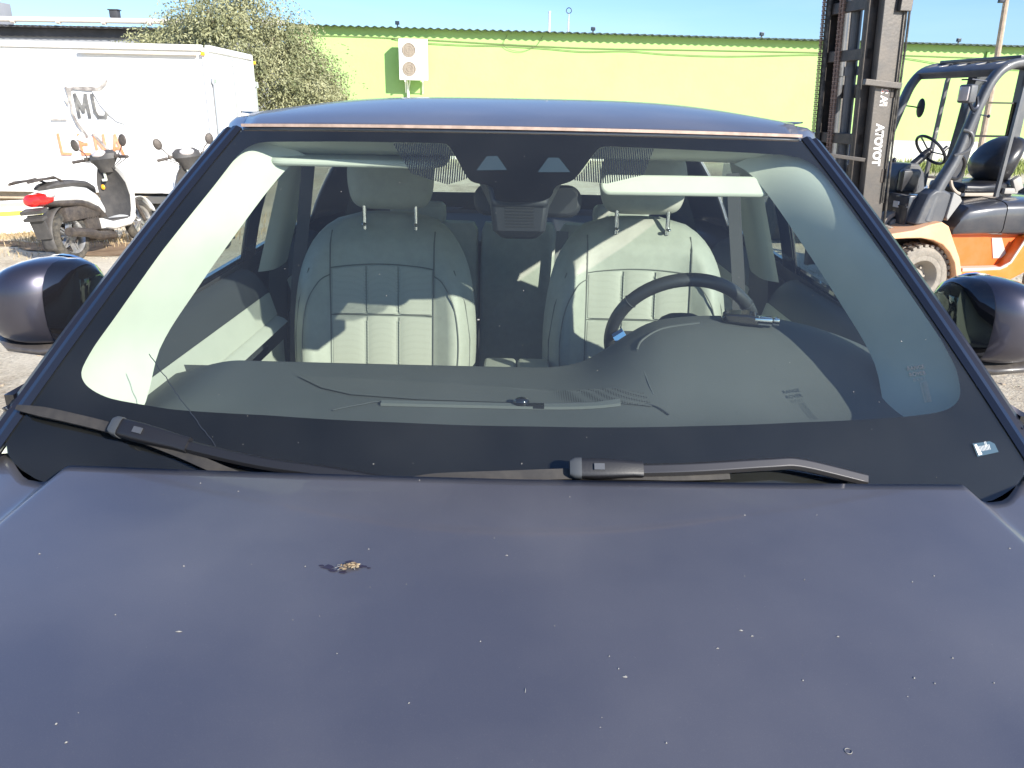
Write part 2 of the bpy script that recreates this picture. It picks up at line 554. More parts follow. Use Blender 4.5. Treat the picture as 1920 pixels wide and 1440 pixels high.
MT['pvc'] = mat("pvc_gutter", (0.62, 0.58, 0.54), 0.5, dust=0.3, scale=3)
MT['ac_white'] = mat("painted_metal_white", (0.80, 0.80, 0.76), 0.45, dust=0.08, scale=6)
MT['ac_grille'] = mat("fan_grille", (0.42, 0.35, 0.27), 0.7)
MT['ac_hole'] = mat("fan_recess", (0.36, 0.31, 0.25), 0.8)
MT['cable'] = mat("cable", (0.14, 0.17, 0.08), 0.8)
MT['green_pipe'] = mat("green_pipe", (0.20, 0.36, 0.10), 0.6)
MT['fork_grey'] = mat("dark_grey_paint", (0.075, 0.080, 0.090), 0.42, coat=0.25, dust=0.35, scale=7, dustc=(0.26, 0.24, 0.21), bump=0.05)
MT['fork_body'] = mat("charcoal_paint", (0.030, 0.034, 0.045), 0.28, coat=0.6, dust=0.16, scale=5, dustc=(0.3, 0.25, 0.2))
MT['mast'] = mat("worn_black_steel", (0.045, 0.040, 0.037), 0.5, metal=0.3, dust=0.55, scale=16, dustc=(0.16, 0.12, 0.09), bump=0.15, bscale=80)
MT['mast_face'] = mat("greasy_steel", (0.10, 0.092, 0.085), 0.42, metal=0.45, dust=0.4, scale=9, dustc=(0.22, 0.18, 0.14), bump=0.12, bscale=60)
MT['rust'] = mat("rusty_chain", (0.16, 0.085, 0.055), 0.7, c2=(0.30, 0.20, 0.15), scale=30, bump=0.4, bscale=150)
MT['orange'] = mat("orange_paint", (0.72, 0.17, 0.012), 0.45, coat=0.3, dust=0.25, scale=6, dustc=(0.6, 0.42, 0.28))
MT['peach'] = mat("faded_orange_paint", (0.72, 0.38, 0.20), 0.6, dust=0.35, scale=6, dustc=(0.62, 0.52, 0.42))
MT['ftyre'] = mat("solid_tyre", (0.26, 0.235, 0.20), 0.9, var=0.15, scale=14, bump=0.5, bscale=50)
MT['seat_vinyl'] = mat("black_vinyl", (0.014, 0.015, 0.020), 0.32, coat=0.15, dust=0.08, scale=5)
MT['letter_white'] = mat("white_lettering", (0.8, 0.8, 0.78), 0.6)
MT['letter_black'] = mat("worn_black_vinyl", (0.10, 0.10, 0.10), 0.7, dust=0.35, scale=9, dustc=(0.7, 0.68, 0.6))
MT['letter_orange'] = mat("faded_orange_vinyl", (0.72, 0.23, 0.10), 0.7, dust=0.5, scale=5, dustc=(0.8, 0.6, 0.45))
MT['sc_white'] = mat("scooter_white", (0.82, 0.82, 0.80), 0.3, coat=0.5)
MT['sc_grey'] = mat("scooter_grey_plastic", (0.06, 0.057, 0.055), 0.6, dust=0.4, scale=9, dustc=(0.20, 0.18, 0.16))
MT['sc_dark'] = mat("scooter_engine", (0.07, 0.06, 0.055), 0.55, metal=0.3, dust=0.5, scale=22, dustc=(0.26, 0.21, 0.16), bump=0.4, bscale=70)
MT['red_lamp'] = mat("red_lens", (0.75, 0.02, 0.015), 0.15, coat=1.0)
MT['amber'] = mat("amber_reflector", (0.85, 0.40, 0.02), 0.25, coat=0.6)
MT['lens'] = mat("lamp_lens", (0.55, 0.50, 0.48), 0.12, coat=1.0)
MT['yellow_tape'] = mat("yellow_reflective_tape", (0.85, 0.88, 0.05), 0.5, dust=0.1, scale=4)
MT['rust_red'] = mat("faded_red_stripe", (0.55, 0.33, 0.24), 0.7, dust=0.4, scale=4, dustc=(0.75, 0.65, 0.55))
MT['bark'] = mat("bark", (0.16, 0.12, 0.085), 0.95, var=0.3, scale=12, bump=0.6, bscale=25)
MT['leaf'] = mat("olive_leaves", (0.165, 0.18, 0.085), 0.6, c2=(0.37, 0.365, 0.20), scale=2.0)
MT['grass'] = mat("grass_blades", (0.16, 0.24, 0.04), 0.7, c2=(0.34, 0.34, 0.12), scale=2.5)
MT['dry_grass'] = mat("dry_grass_blades", (0.42, 0.30, 0.16), 0.8, c2=(0.55, 0.45, 0.28), scale=4)
MT['wood'] = mat("weathered_wood", (0.40, 0.31, 0.23), 0.9, var=0.2, scale=6, bump=0.4, bscale=30)
MT['dark_metal'] = mat("dark_metal", (0.03, 0.035, 0.05), 0.4, metal=0.4)
MT['mirror_glass'] = mat("mirror_glass", (0.75, 0.78, 0.78), 0.02, metal=1.0)
MT['mast_steel'] = mat("galvanised", (0.55, 0.57, 0.6), 0.4, metal=0.6)
MT['silver_car'] = mat("blue_grey_paint", (0.22, 0.27, 0.32), 0.3, metal=0.4, coat=1.0)
MT['brown'] = mat("dried_brown", (0.10, 0.055, 0.03), 0.8, c2=(0.42, 0.33, 0.2), scale=160, bump=1.0, bscale=300)
MT['stain'] = mat("dried_stain", (0.028, 0.022, 0.040), 0.5, coat=0.3)
MT['dropping'] = mat("pale_dirt", (0.25, 0.24, 0.22), 0.9, var=0.15, scale=300)
MT['sticker'] = mat("clear_sticker", (0.05, 0.09, 0.12), 0.3)
MT['damp'] = mat("damp_soil", (0.17, 0.105, 0.06), 0.9, c2=(0.30, 0.21, 0.13), scale=5, bump=0.7, bscale=14)

# ------------------------------------------------------------------ ground
b = B()
def gz(x, y):
    d = math.hypot(x, y - 5)
    return 0.02 * noise.noise(Vector((x * .5, y * .5, 0))) * sstep(2.5, 6, d) if d < 40 else 0
b.grid(lambda u, v: (lerp(-30, 30, u), lerp(-15, 45, v), gz(lerp(-30, 30, u), lerp(-15, 45, v)) * (0 if u in (0, 1) or v in (0, 1) else 1)), 120, 120)
for (x0, x1, y0, y1) in ((-400, 400, 45, 500), (-400, 400, -300, -15), (-400, -30, -15, 45), (30, 400, -15, 45)):
    b.grid(lambda u, v: (lerp(x0, x1, u), lerp(y0, y1, v), 0), 1, 1)
bmesh.ops.remove_doubles(b.bm, verts=b.bm.verts, dist=1e-4)
g = tag(obj("ground", b, MT['dirt']), kind='structure')


def patch(name, cx, cy, rx, ry, material, seed, kind='structure', z=0.03):
    b = B()
    c = b.bm.verts.new((cx, cy, z + 0.004))
    ring = []
    n = 48
    for k in range(n):
        a = 2 * PI * k / n
        q = 1 + 0.45 * noise.noise(Vector((math.cos(a) * 1.7 + seed, math.sin(a) * 1.7, seed)))
        ring.append(b.bm.verts.new((cx + rx * q * math.cos(a), cy + ry * q * math.sin(a), z - 0.012)))
    for k in range(n):
        b.bm.faces.new((c, ring[k], ring[(k + 1) % n]))
    return tag(obj(name, b, material), kind=kind)
patch("ground_damp_patch", -4.75, 8.75, 0.95, 0.42, MT['damp'], 3, z=0.022)
patch("ground_damp_patch", -6.2, 8.9, 0.7, 0.22, MT['damp'], 9, z=0.022)


def tufts(name, spots, material, seed, kind='stuff', hmin=.08, hmax=.3):
    rr = random.Random(seed)
    b = B()
    for (cx, cy, rx, ry, n) in spots:
        for _ in range(n):
            x = cx + rr.gauss(0, rx / 2); y = cy + rr.gauss(0, ry / 2)
            h = rr.uniform(hmin, hmax) * (1.2 if rr.random() < .1 else 1)
            a = rr.uniform(0, 2 * PI); w = (0.006 + .006 * rr.random()) * (.45 if hmax < .15 else 1)
            dx, dy = math.cos(a) * w, math.sin(a) * w
            lx, ly = rr.gauss(0, .35) * h, rr.gauss(0, .35) * h
            v = [b.bm.verts.new(p) for p in ((x - dx, y - dy, -0.02), (x + dx, y + dy, -0.02), (x + dx * .7 + lx * .4, y + dy * .7 + ly * .4, h * .6), (x + lx, y + ly, h), (x - dx * .7 + lx * .4, y - dy * .7 + ly * .4, h * .6))]
            b.bm.faces.new(v)
    return tag(obj(name, b, material, smooth=False), name.replace('_', ' ') + ' on the dusty yard', kind=kind)
gr = tufts("grass", [(13.6, 24.6, 2.6, 1.6, 2600), (17.0, 26.0, 3, 2.0, 2200), (10.5, 25.3, 2.0, .9, 500)], MT['grass'], 4, hmin=.12, hmax=.42)
gr = tufts("dry_grass", [(-6.4, 9.4, 1.3, .35, 1500), (-5.2, 9.2, .8, .4, 1100), (-4.1, 9.9, .9, .5, 1200), (-6.0, 8.3, 1.2, .5, 160), (-3.4, 11.2, .5, .7, 180), (7, 22, 5, 2, 200), (-1, 20, 4, 2, 150)], MT['dry_grass'], 5, hmin=.03, hmax=.11)

# pebbles scattered over the yard
rr = random.Random(8)
b = B()
for _ in range(900):
    if rr.random() < .6:
        x, y = rr.uniform(1.6, 6.5), rr.uniform(2.0, 9)
    else:
        x, y = rr.uniform(-7, -1.6), rr.uniform(2.5, 10)
    s_ = rr.uniform(.006, .02)
    q = bmesh.ops.create_icosphere(b.bm, subdivisions=1, radius=1)
    for v in q['verts']:
        v.co = Vector((v.co.x * s_ * rr.uniform(.8, 1.3) + x, v.co.y * s_ + y, v.co.z * s_ * .6 + .004))
tag(obj("gravel", b, mat("pebbles", (0.42, 0.34, 0.25), 0.9, var=0.25, scale=3)), kind='stuff')

# ------------------------------------------------------------------ green building and its fittings
WA = R(6.93)
def wallpt(s, off, z):
    """point on the long green wall: s along it, off towards the yard"""
    return Vector((-6.844 + s * math.cos(WA) + math.sin(WA) * off, 25.2 + s * math.sin(WA) - math.cos(WA) * off, z))
EAVE = 3.80
bld = thing("warehouse", "long low lime green rendered warehouse with white plinth and corrugated roof", "building", (-6.844, 25.2, 0), WA)
b = B()
b.box((19.5, 3.0, 1.9 + .38), (39.4, 6.0, 3.04))
obj("wall", b, MT['wall_green'], bld, smooth=False)
b = B(); b.box((19.5, 2.985, 0.38), (39.44, 6.05, 0.766))
obj("plinth", b, MT['plinth'], bld, smooth=False)
b = B()
def corr(u, v, x0=-0.4, x1=39.6, y0=-0.36, y1=6.4, z0=EAVE - .02, rise=.35, nw=None):
    x = lerp(x0, x1, u)
    return (x, lerp(y0, y1, v), z0 + rise * v + 0.022 * math.sin(x * 2 * PI / .235))
b.grid(corr, 1360, 2)
obj("roof", b, MT['roof_dark'], bld, solid=0.02)
b = B(); b.box((22.33, -0.06, 1.9), (0.09, 0.05, 3.4))
obj("downpipe", b, MT['green_pipe'], bld, smooth=False)

def strand(pts, r, name, label):
    b = B(); b.tube(smoothpath([wallpt(*p) for p in pts], 6), r, 5)
    return tag(obj(name, b, MT['cable']), label, "cable")
strand([(-.1, .04, 3.51), (2.0, .04, 3.515), (3.9, .04, 3.48), (6.2, .04, 3.42), (9, .04, 3.37), (12, .04, 3.40), (16.5, .04, 3.43), (19.5, .04, 3.42), (24, .04, 3.40), (30, .04, 3.44)], .011, "wall_cable", "upper thin cable running straight along the green wall under the eaves")
strand([(2.9, .05, 3.49), (3.6, .05, 3.40), (5.0, .05, 3.36), (6.3, .05, 3.37), (7.6, .05, 3.33), (8.8, .05, 3.27), (10.2, .05, 3.32), (11.5, .05, 3.26), (13.5, .05, 3.25), (16.5, .05, 3.37), (19.2, .05, 3.35), (21.2, .05, 3.16), (24.5, .05, 3.05)], .011, "sagging_cable", "lower sagging cable looping along the green wall below the straight one")
strand([(6.4, .05, 3.68), (6.3, .06, 3.36), (6.8, .06, 3.22), (7.3, .06, 3.4), (7.5, .06, 3.68)], .007, "hanging_cable", "short cable loop hanging from the roof edge at the middle of the green wall")
FL = ["small dark floodlight on the roof edge above the air conditioner", "small dark floodlight on the roof edge right of the roof antenna",
      "small dark floodlight on the roof edge just left of the forklift mast", "small dark floodlight on the roof edge between forklift mast and wooden pole"]
for i, s_ in enumerate((3.075, 9.013, 14.40, 21.04)):
    p = wallpt(s_, .30, 3.80)
    t = thing("floodlight", FL[i], "floodlight", p, WA, "floodlights along the roof edge")
    b = B(); b.box((0, 0, .10), (.13, .08, .10), bev=.008); obj("lamp_head", b, MT['dark_metal'], t)
    b = B(); b.box((0, -.045, .10), (.10, .01, .07)); obj("lens", b, MT['gloss_black'], t)
    b = B(); b.box((0, 0, .025), (.04, .04, .07)); obj("bracket", b, MT['dark_metal'], t)
for sp_, r_ in (((4.237, .004, 2.85), .035), ((4.38, .004, 2.55), .018)):
    pass
# air conditioner
ac = thing("air_conditioner", "white twin-fan air conditioner unit bracketed high on the green wall", "air conditioner", wallpt(3.53, 0.06, 2.30), WA)
b = B(); b.box((0, -.43, .58), (.86, .33, 1.14), bev=.02)
obj("casing", b, MT['ac_white'], ac)
for zc in (.32, .84):
    b = B(); b.lathe([(0.0, -.597), (.205, -.597), (.205, -.602), (.188, -.604)], (-.13, 0, zc), 'y', 36)
    for v in b.bm.verts: pass
    obj("fan_recess", b, MT['ac_hole'], ac)
    b = B()
    for k in range(9):
        x = -.16 + k * .04
        h = math.sqrt(max(0.0, .19 ** 2 - x * x))
        b.box((-.13 + x, -.612, zc), (.008, .008, 2 * h))
    for rr_ in (.06, .12, .19):
        b.tube([(-.13 + rr_ * math.cos(a), -.614, zc + rr_ * math.sin(a)) for a in [2 * PI * k / 28 for k in range(28)]], .006, 5, closed=True)
    obj("fan_grille", b, MT['ac_grille'], ac)
for x in (-.26, .26):
    b = B(); b.box((x, -.30, -.02), (.04, .6, .04)); b.bar([(x, -.02, -.32), (x, -.5, -.03)], .03, .03)
    b.box((x, -.01, -.17), (.04, .03, .36))
    obj("bracket", b, MT['ac_white'], ac)
b = B()
b.tube(smoothpath([(-.22, -.35, 0), (-.20, -.16, -.12), (-.2, -.07, -.5), (-.2, -.06, -1.5)], 6), .03, 8)
b.tube(smoothpath([(-.12, -.35, 0), (-.14, -.14, -.1), (-.17, -.05, -.35), (-.16, -.05, -1.5)], 6), .018, 6)
obj("pipe", b, MT['ac_white'], ac)

# roof antenna and white pole behind the roof ridge
an = thing("antenna", "thin lattice antenna with a ring at its top rising behind the green roof", "antenna", (1.50, 28.3, 3.8))
b = B()
b.tube([(0, 0, -.1), (0, 0, .75)], .018, 6)
for k in range(7):
    b.tube([(-.05 + .01 * k, 0, .0 + k * .1), (.05 - .004 * k, 0, .1 + k * .1)], .008, 4)
b.tube([(-.07, 0, -.1), (-.01, 0, .6)], .01, 5); b.tube([(.07, 0, -.1), (.01, 0, .6)], .01, 5)
obj("mast", b, MT['mast_steel'], an)
b = B(); b.tube([(.085 * math.cos(a), 0, .84 + .085 * math.sin(a)) for a in [2 * PI * k / 20 for k in range(20)]], .014, 6, closed=True)
obj("ring", b, MT['dark_metal'], an)
b = B(); b.cyl((.862, 28.2, 3.7), (.855, 28.2, 4.55), .035, 10); b.cyl((.862, 28.2, 4.55), (.855, 28.2, 4.60), .045, 10)
tag(obj("vent_pipe", b, MT['ac_white']), "plain white vent pipe standing on the green roof left of the antenna", "pipe")

# wooden pole at the right
po = thing("utility_pole", "weathered wooden utility pole in front of the green wall behind the forklift", "utility pole", (12.46, 22.0, 0))
b = B(); b.sweep([(0.02, 0, -.1), (-.02, 0, .9), (-.06, 0, 2.4), (-.18, 0, 4.6)], [(.085 * math.cos(2 * PI * k / 10), .085 * math.sin(2 * PI * k / 10)) for k in range(10)], scales=[1.1, 1, .92, .8])
obj("shaft", b, MT['wood'], po)
b = B(); b.box((-.32, -.05, 4.38), (.13, .1, .12), bev=.01); b.bar([(-.18, 0, 4.42), (-.32, -.02, 4.42)], .03, .03)
obj("lamp", b, MT['dark_metal'], po)

# ------------------------------------------------------------------ grey building at the left
gb_ = thing("grey_building", "grey rendered shed with dark corrugated eaves and pale gutter behind the white truck", "building", (-15, 24.6, 0))
b = B(); b.box((-2, 3.0, 1.65), (19.6, 6, 3.3)); obj("wall", b, MT['wall_grey'], gb_, smooth=False)
b = B(); b.grid(lambda u, v: (lerp(-12, 8.0, u), lerp(-.45, 6, v), 3.52 + .3 * v + .02 * math.sin(lerp(-12, 8.0, u) * 2 * PI / .22)), 700, 2)
obj("roof", b, MT['roof_black'], gb_, solid=.03)
b = B(); b.box((-2, -.05, 3.40), (19.7, .10, .22)); obj("fascia", b, MT['roof_black'], gb_, smooth=False)
b = B(); b.tube([(-12, -.52, 3.68), (8.2, -.52, 3.72)], .075, 12)
for k in range(14):
    b.cyl((-10 + k * 1.3, -.52, 3.68), (-9.9 + k * 1.3, -.52, 3.68), .09, 12)
obj("gutter", b, MT['pvc'], gb_)
b = B(); b.box((-18.1, 28.5, 4.25), (1.2, 1.0, .7), bev=.03)
b.cyl((-18.1, 28.5, 3.7), (-18.1, 28.5, 3.9), .4, 20)
tag(obj("roof_tank", b, MT['wall_grey']), "pale boxy water tank on the grey shed roof", "tank")
b = B(); b.box((-11.9, 24.7, 3.94), (.24, .2, .2), bev=.01); b.box((-11.9, 24.7, 4.05), (.3, .24, .03))
tag(obj("roof_vent", b, MT['roof_black']), "small square roof vent above the gutter of the grey shed", "vent")

# ------------------------------------------------------------------ tree
def tree():
    t = thing("willow_tree", "feathery olive green tree with drooping foliage behind the white truck", "tree", (-5.6, 16.6, 0))
    rr = random.Random(21)
    b = B()
    b.tube(smoothpath([(0, 0, -.1), (.08, .05, .7), (.02, 0, 1.35)], 5), .17, 10, scales=None)
    limbs = []
    for k in range(9):
        a = 2 * PI * k / 9 + rr.uniform(-.3, .3)
        L = rr.uniform(.9, 1.5)
        p = [(0.02, 0, 1.15), (.35 * L * math.cos(a), .35 * L * math.sin(a), 1.9 + rr.uniform(0, .4)), (L * math.cos(a), L * math.sin(a), 2.5 + rr.uniform(-.2, .7))]
        sp_ = smoothpath(p, 5)
        b.tube(sp_, .07, 6, scales=[lerp(1, .3, i / (len(sp_) - 1)) for i in range(len(sp_))])
        limbs.append(p[-1])
    obj("trunk", b, MT['bark'], t)
    # sprays: each a drooping twig with narrow leaves; clump centres fill the crown
    b = B()
    clumps = []
    for _ in range(95):
        a = rr.uniform(0, 2 * PI); e = math.acos(rr.uniform(-.75, 1)); q = rr.uniform(.55, 1.0) ** .6
        x = 1.75 * q * math.sin(e) * math.cos(a); y = 1.6 * q * math.sin(e) * math.sin(a); z = 2.35 + 1.28 * q * math.cos(e)
        if x < -.3: z -= .1 * rr.random() ; x *= 1.05
        if x > .5: z -= (x - .5) * .75
        clumps.append((x, y, z, rr.uniform(.26, .46)))
    for (cx, cy, cz, cr_) in clumps:
        for _ in range(96):
            p = Vector((cx + rr.gauss(0, cr_ * .55), cy + rr.gauss(0, cr_ * .55), cz + rr.gauss(0, cr_ * .5)))
            d = Vector((p.x * .5 + rr.gauss(0, .4), p.y * .5 + rr.gauss(0, .4), rr.uniform(-1.1, .5))).normalized()
            n_ = rr.randint(7, 11)
            for i in range(n_):
                p = p + d * .042
                d = (d + Vector((rr.gauss(0, .10), rr.gauss(0, .10), -.17))).normalized()
                ld = (d * .5 + Vector((rr.gauss(0, .8), rr.gauss(0, .8), rr.gauss(-.3, .6)))).normalized()
                w = ld.cross(Vector((rr.gauss(0, 1), rr.gauss(0, 1), rr.gauss(0, 1)))).normalized() * .013
                ln = rr.uniform(.05, .085)
                vs = [b.bm.verts.new(p), b.bm.verts.new(p + ld * ln * .5 + w), b.bm.verts.new(p + ld * ln), b.bm.verts.new(p + ld * ln * .5 - w)]
                b.bm.faces.new(vs)
    me_o = obj("crown", b.bm, MT['leaf'], t, smooth=False)
    return t
tree()

# ------------------------------------------------------------------ white box truck
TA = R(3)
tk = thing("box_truck", "large white box truck body with peeling lettering and hinged rear doors behind the scooters", "truck", (-4.05, 10.7, 0), TA)
# local: x runs from the rear corner (0) to the front (-5.4), y into the box (0..2.1)
LB = 5.6
b = B(); b.box((-LB / 2, 1.06, 1.34), (LB - .02, 2.10, 1.76))
obj("box_body", b, MT['white_panel'], tk, smooth=False, bevel=.03)
b = B()
for (x, y) in ((-.02, .02), (-.02, 2.1), (-LB, .02), (-LB, 2.1)):
    b.box((x, y, 1.34), (.075, .075, 1.80))
for z in (.45, 2.24):
    b.box((-LB / 2, -.003, z), (LB - .08, .06, .07)); b.box((-LB / 2, 2.123, z), (LB - .08, .06, .07))
    b.box((.0, 1.06, z), (.07, 2.0, .075))
obj("frame", b, MT['white_panel'], tk, smooth=False, bevel=.012)
for (y0, y1) in ((.07, 1.04), (1.06, 2.05)):
    b = B(); b.box((.012, (y0 + y1) / 2, 1.33), (.05, y1 - y0, 1.70), bev=.012)
    dr = obj("rear_door", b, MT['white_panel'], tk)
    b = B()
    yy = .045 if y0 < 1 else 2.075
    for z in (.62, 1.0, 1.85):
        b.box((.045, yy, z), (.03, .12, .05)); b.box((.042, yy, 1.2), (.012, .02, 1.4)) if z < .7 else None; b.cyl((.05, yy - (.05 if y0 < 1 else -.05), z - .04), (.05, yy - (.05 if y0 < 1 else -.05), z + .04), .016, 8)
    obj("hinge", b, MT['mast_steel'], dr)
    b = B()
    yb_ = .95 if y0 < 1 else 1.15
    b.cyl((.06, yb_, .5), (.06, yb_, 2.16), .014, 8)
    for z in (.6, 1.3, 2.1): b.box((.05, yb_, z), (.03, .05, .05))
    b.box((.07, yb_ - (.12 if y0 < 1 else -.12), 1.05), (.02, .26, .025))
    obj("lock_bar", b, MT['mast_steel'], dr)
b = B(); b.box((-.84, -.045, 2.165), (1.48, .04, .035)); obj("rail", b, mat("worn_alu", (.62, .56, .46), .6), tk, smooth=False)
for (x, y) in ((-.03, -.045), (.03, 2.13)):
    b = B(); b.box((x, y, 2.17), (.05, .03, .045), bev=.006); obj("marker_lamp", b, MT['amber'], tk)
b = B(); b.box((-LB / 2, 1.05, .36), (LB - .3, 1.9, .10)); b.box((-LB / 2, .5, .24), (LB - .3, .1, .16)); b.box((-LB / 2, 1.6, .24), (LB - .3, .1, .16))
obj("chassis", b, mat("dusty_beige_steel", (.42, .34, .25), .8, var=.2, scale=3), tk, smooth=False)
for (x, y) in ((-.9, .14), (-.9, 1.95), (-4.4, .14), (-4.4, 1.95)):
    b = B(); b.lathe([(.0, -.09), (.17, -.09), (.2, -.1), (.29, -.1), (.32, -.06), (.32, .06), (.29, .1), (.2, .1), (0, .1)], (x, y, .32), 'y', 28)
    obj("wheel", b, MT['tyre'], tk)
# low beige side guard, with white lower box
b = B(); b.box((-.95, -.02, .33), (1.2, .05, .09)); b.box((-1.25, -.02, .15), (.05, .05, .3)); b.box((-.4, -.02, .2), (.05, .05, .25))
obj("side_guard", b, mat("beige_guard", (.6, .5, .36), .7, dust=.2, scale=3), tk, smooth=False)
# writing left on the torn vinyl
def tface(x0, z0, sx=1.0, shear=0.0, off=-.012):
    return lambda x, y, z: (x0 + x * sx + shear * y, off - z, z0 + y)
STROKES = {'M': [((0, 0), (0, 1)), ((0, 1), (.5, .25)), ((.5, .25), (1, 1)), ((1, 1), (1, 0))], 'U': [((0, 1), (0, .22), (.2, .0), (.8, .0), (1, .22), (1, 1))],
           'L': [((0, 1), (0, 0), (1, 0))], 'E': [((1, 1), (0, 1), (0, 0), (1, 0)), ((0, .52), (.85, .52))], 'N': [((0, 0), (0, 1)), ((0, 1), (1, 0)), ((1, 0), (1, 1))],
           'A': [((0, 0), (.5, 1)), ((.5, 1), (1, 0)), ((.2, .33), (.8, .33))]}
def letter(ch, s0, s1, z0, z1, m_, w):
    b = B(); h = w / 2
    for st_ in STROKES[ch]:
        P = [(lerp(s0 + h, s1 - h, p[0]) - .014 * p[1], lerp(z0 + h, z1 - h, p[1])) for p in st_]
        for (xa, za), (xb, zb) in zip(P, P[1:]):
            L = math.hypot(xb - xa, zb - za); dx, dz = (xb - xa) / L, (zb - za) / L
            q = [(xa - dx * h - dz * h, za - dz * h + dx * h), (xb + dx * h - dz * h, zb + dz * h + dx * h), (xb + dx * h + dz * h, zb + dz * h - dx * h), (xa - dx * h + dz * h, za - dz * h - dx * h)]
            letter.k = (letter.k + 1) % 7
            b.bm.faces.new([b.bm.verts.new((x, -.0125 - .0003 * letter.k, z)) for x, z in q])
    return obj("lettering", b, m_, tk, smooth=False)
letter.k = 0
for ch, s0, s1 in (("M", -1.735, -1.56), ("U", -1.52, -1.33)): letter(ch, s0, s1, 1.36, 1.665, MT['letter_black'], .042)
for ch, s0, s1 in (("L", -2.03, -1.885), ("E", -1.765, -1.64), ("N", -1.57, -1.415), ("A", -1.36, -1.20)): letter(ch, s0, s1, .895, 1.17, MT['letter_orange'], .036)
# torn remains of the printed film
def shard(pts, m_, off=-.019, nm="torn_film"):
    b = B()
    b.bm.faces.new([b.bm.verts.new((x, off, z)) for x, z in pts])
    return obj(nm, b, m_, tk, smooth=False, solid=.002)
gfilm = mat("grey_torn_film", (.20, .18, .17), .7, dust=.75, scale=14, dustc=(.72, .68, .6))
shard([(-1.84, 1.76), (-1.80, 1.735), (-1.54, 1.755), (-1.42, 1.74), (-1.27, 1.85), (-1.30, 1.78), (-1.40, 1.70), (-1.55, 1.70), (-1.74, 1.715), (-1.765, 1.68), (-1.775, 1.55), (-1.775, 1.42), (-1.74, 1.32), (-1.66, 1.19), (-1.62, 1.12), (-1.67, 1.14), (-1.765, 1.28), (-1.81, 1.42), (-1.80, 1.55)], gfilm, -.021)
shard([(-1.60, 1.18), (-1.50, 1.06), (-1.36, .90), (-1.33, .885), (-1.42, 1.02), (-1.54, 1.16)], gfilm, -.022)
shard([(-2.08, 1.35), (-1.88, 1.345), (-1.86, 1.33), (-2.08, 1.325)], gfilm, -.021)
shard([(-1.88, 1.62), (-1.83, 1.50), (-1.80, 1.62), (-1.83, 1.57)], gfilm, -.023)
wf = mat("white_torn_film", (.82, .81, .78), .6)
shard([(-1.50, 1.70), (-1.35, 1.70), (-1.14, 1.45), (-1.14, 1.30), (-1.24, 1.33), (-1.32, 1.40), (-1.42, 1.52)], wf, -.018)
shard([(-1.80, 1.10), (-1.72, 1.19), (-1.66, 1.19), (-1.70, 1.06)], wf, -.0185)

# low white skirt panel with yellow tape, in front of the truck
b = B()
b.prism([(-7.6, 8.30), (-5.55, 9.98), (-5.60, 10.04), (-7.66, 8.36)], 'z', 0.03, .42)
sk = thing("trailer_skirt", "low white trailer side skirt with yellow reflective stripe resting by the truck", "trailer", (0, 0, 0))
obj("panel", b, MT['white_panel'], sk, smooth=False, bevel=.01)
sd = Vector((2.05, 1.68, 0)).normalized(); sn = Vector((sd.y, -sd.x, 0))
def skp(t, off, z): return Vector((-7.6, 8.30, 0)) + sd * t + sn * off + Vector((0, 0, z))
def strip(z0, z1, m_, nm, off=.006, t0=.02, t1=2.6):
    b = B(); b.loft([[skp(t, 0.002, z0), skp(t, off, z0), skp(t, off, z1), skp(t, 0.002, z1)] for t in (t0, t1)])
    obj(nm, b, m_, sk, smooth=False)
strip(.245, .300, MT['yellow_tape'], "reflective_stripe")
strip(.355, .400, MT['rust_red'], "red_stripe")

# ------------------------------------------------------------------ scooters
def wheel_parts(parent, x, y, z, r, w, name="wheel", tyre='tyre', spokes=6):
    b = B()
    b.lathe([(r * .70, -w * .42), (r * .78, -w * .5), (r * .92, -w * .46), (r * .985, -w * .25), (r, 0), (r * .985, w * .25), (r * .92, w * .46), (r * .78, w * .5), (r * .70, w * .42), (r * .70, 0)], (x, y, z), 'y', 36, closed=True)
    wh = obj(name, b, MT[tyre], parent)
    b = B()
    b.lathe([(r * .70, -w * .42), (r * .73, -w * .42), (r * .73, w * .42), (r * .70, w * .42), (r * .64, w * .2), (r * .64, -w * .2)], (x, y, z), 'y', 36, closed=True)
    b.cyl((x, y - w * .5, z), (x, y + w * .5, z), r * .17, 16)
    for k in range(spokes):
        a = 2 * PI * k / spokes
        c, s_ = math.cos(a), math.sin(a)
        for o_ in (-.12, .12):
            c2, s2 = math.cos(a + o_ * .8), math.sin(a + o_ * .8)
            b.bar([(x + r * .15 * math.cos(a + o_ * 3), y, z + r * .15 * math.sin(a + o_ * 3)), (x + r * .66 * c2, y, z + r * .66 * s2)], .018, w * .35, up=Vector((0, 1, 0)))
    obj("rim", b, MT['alloy'], wh)
    return wh


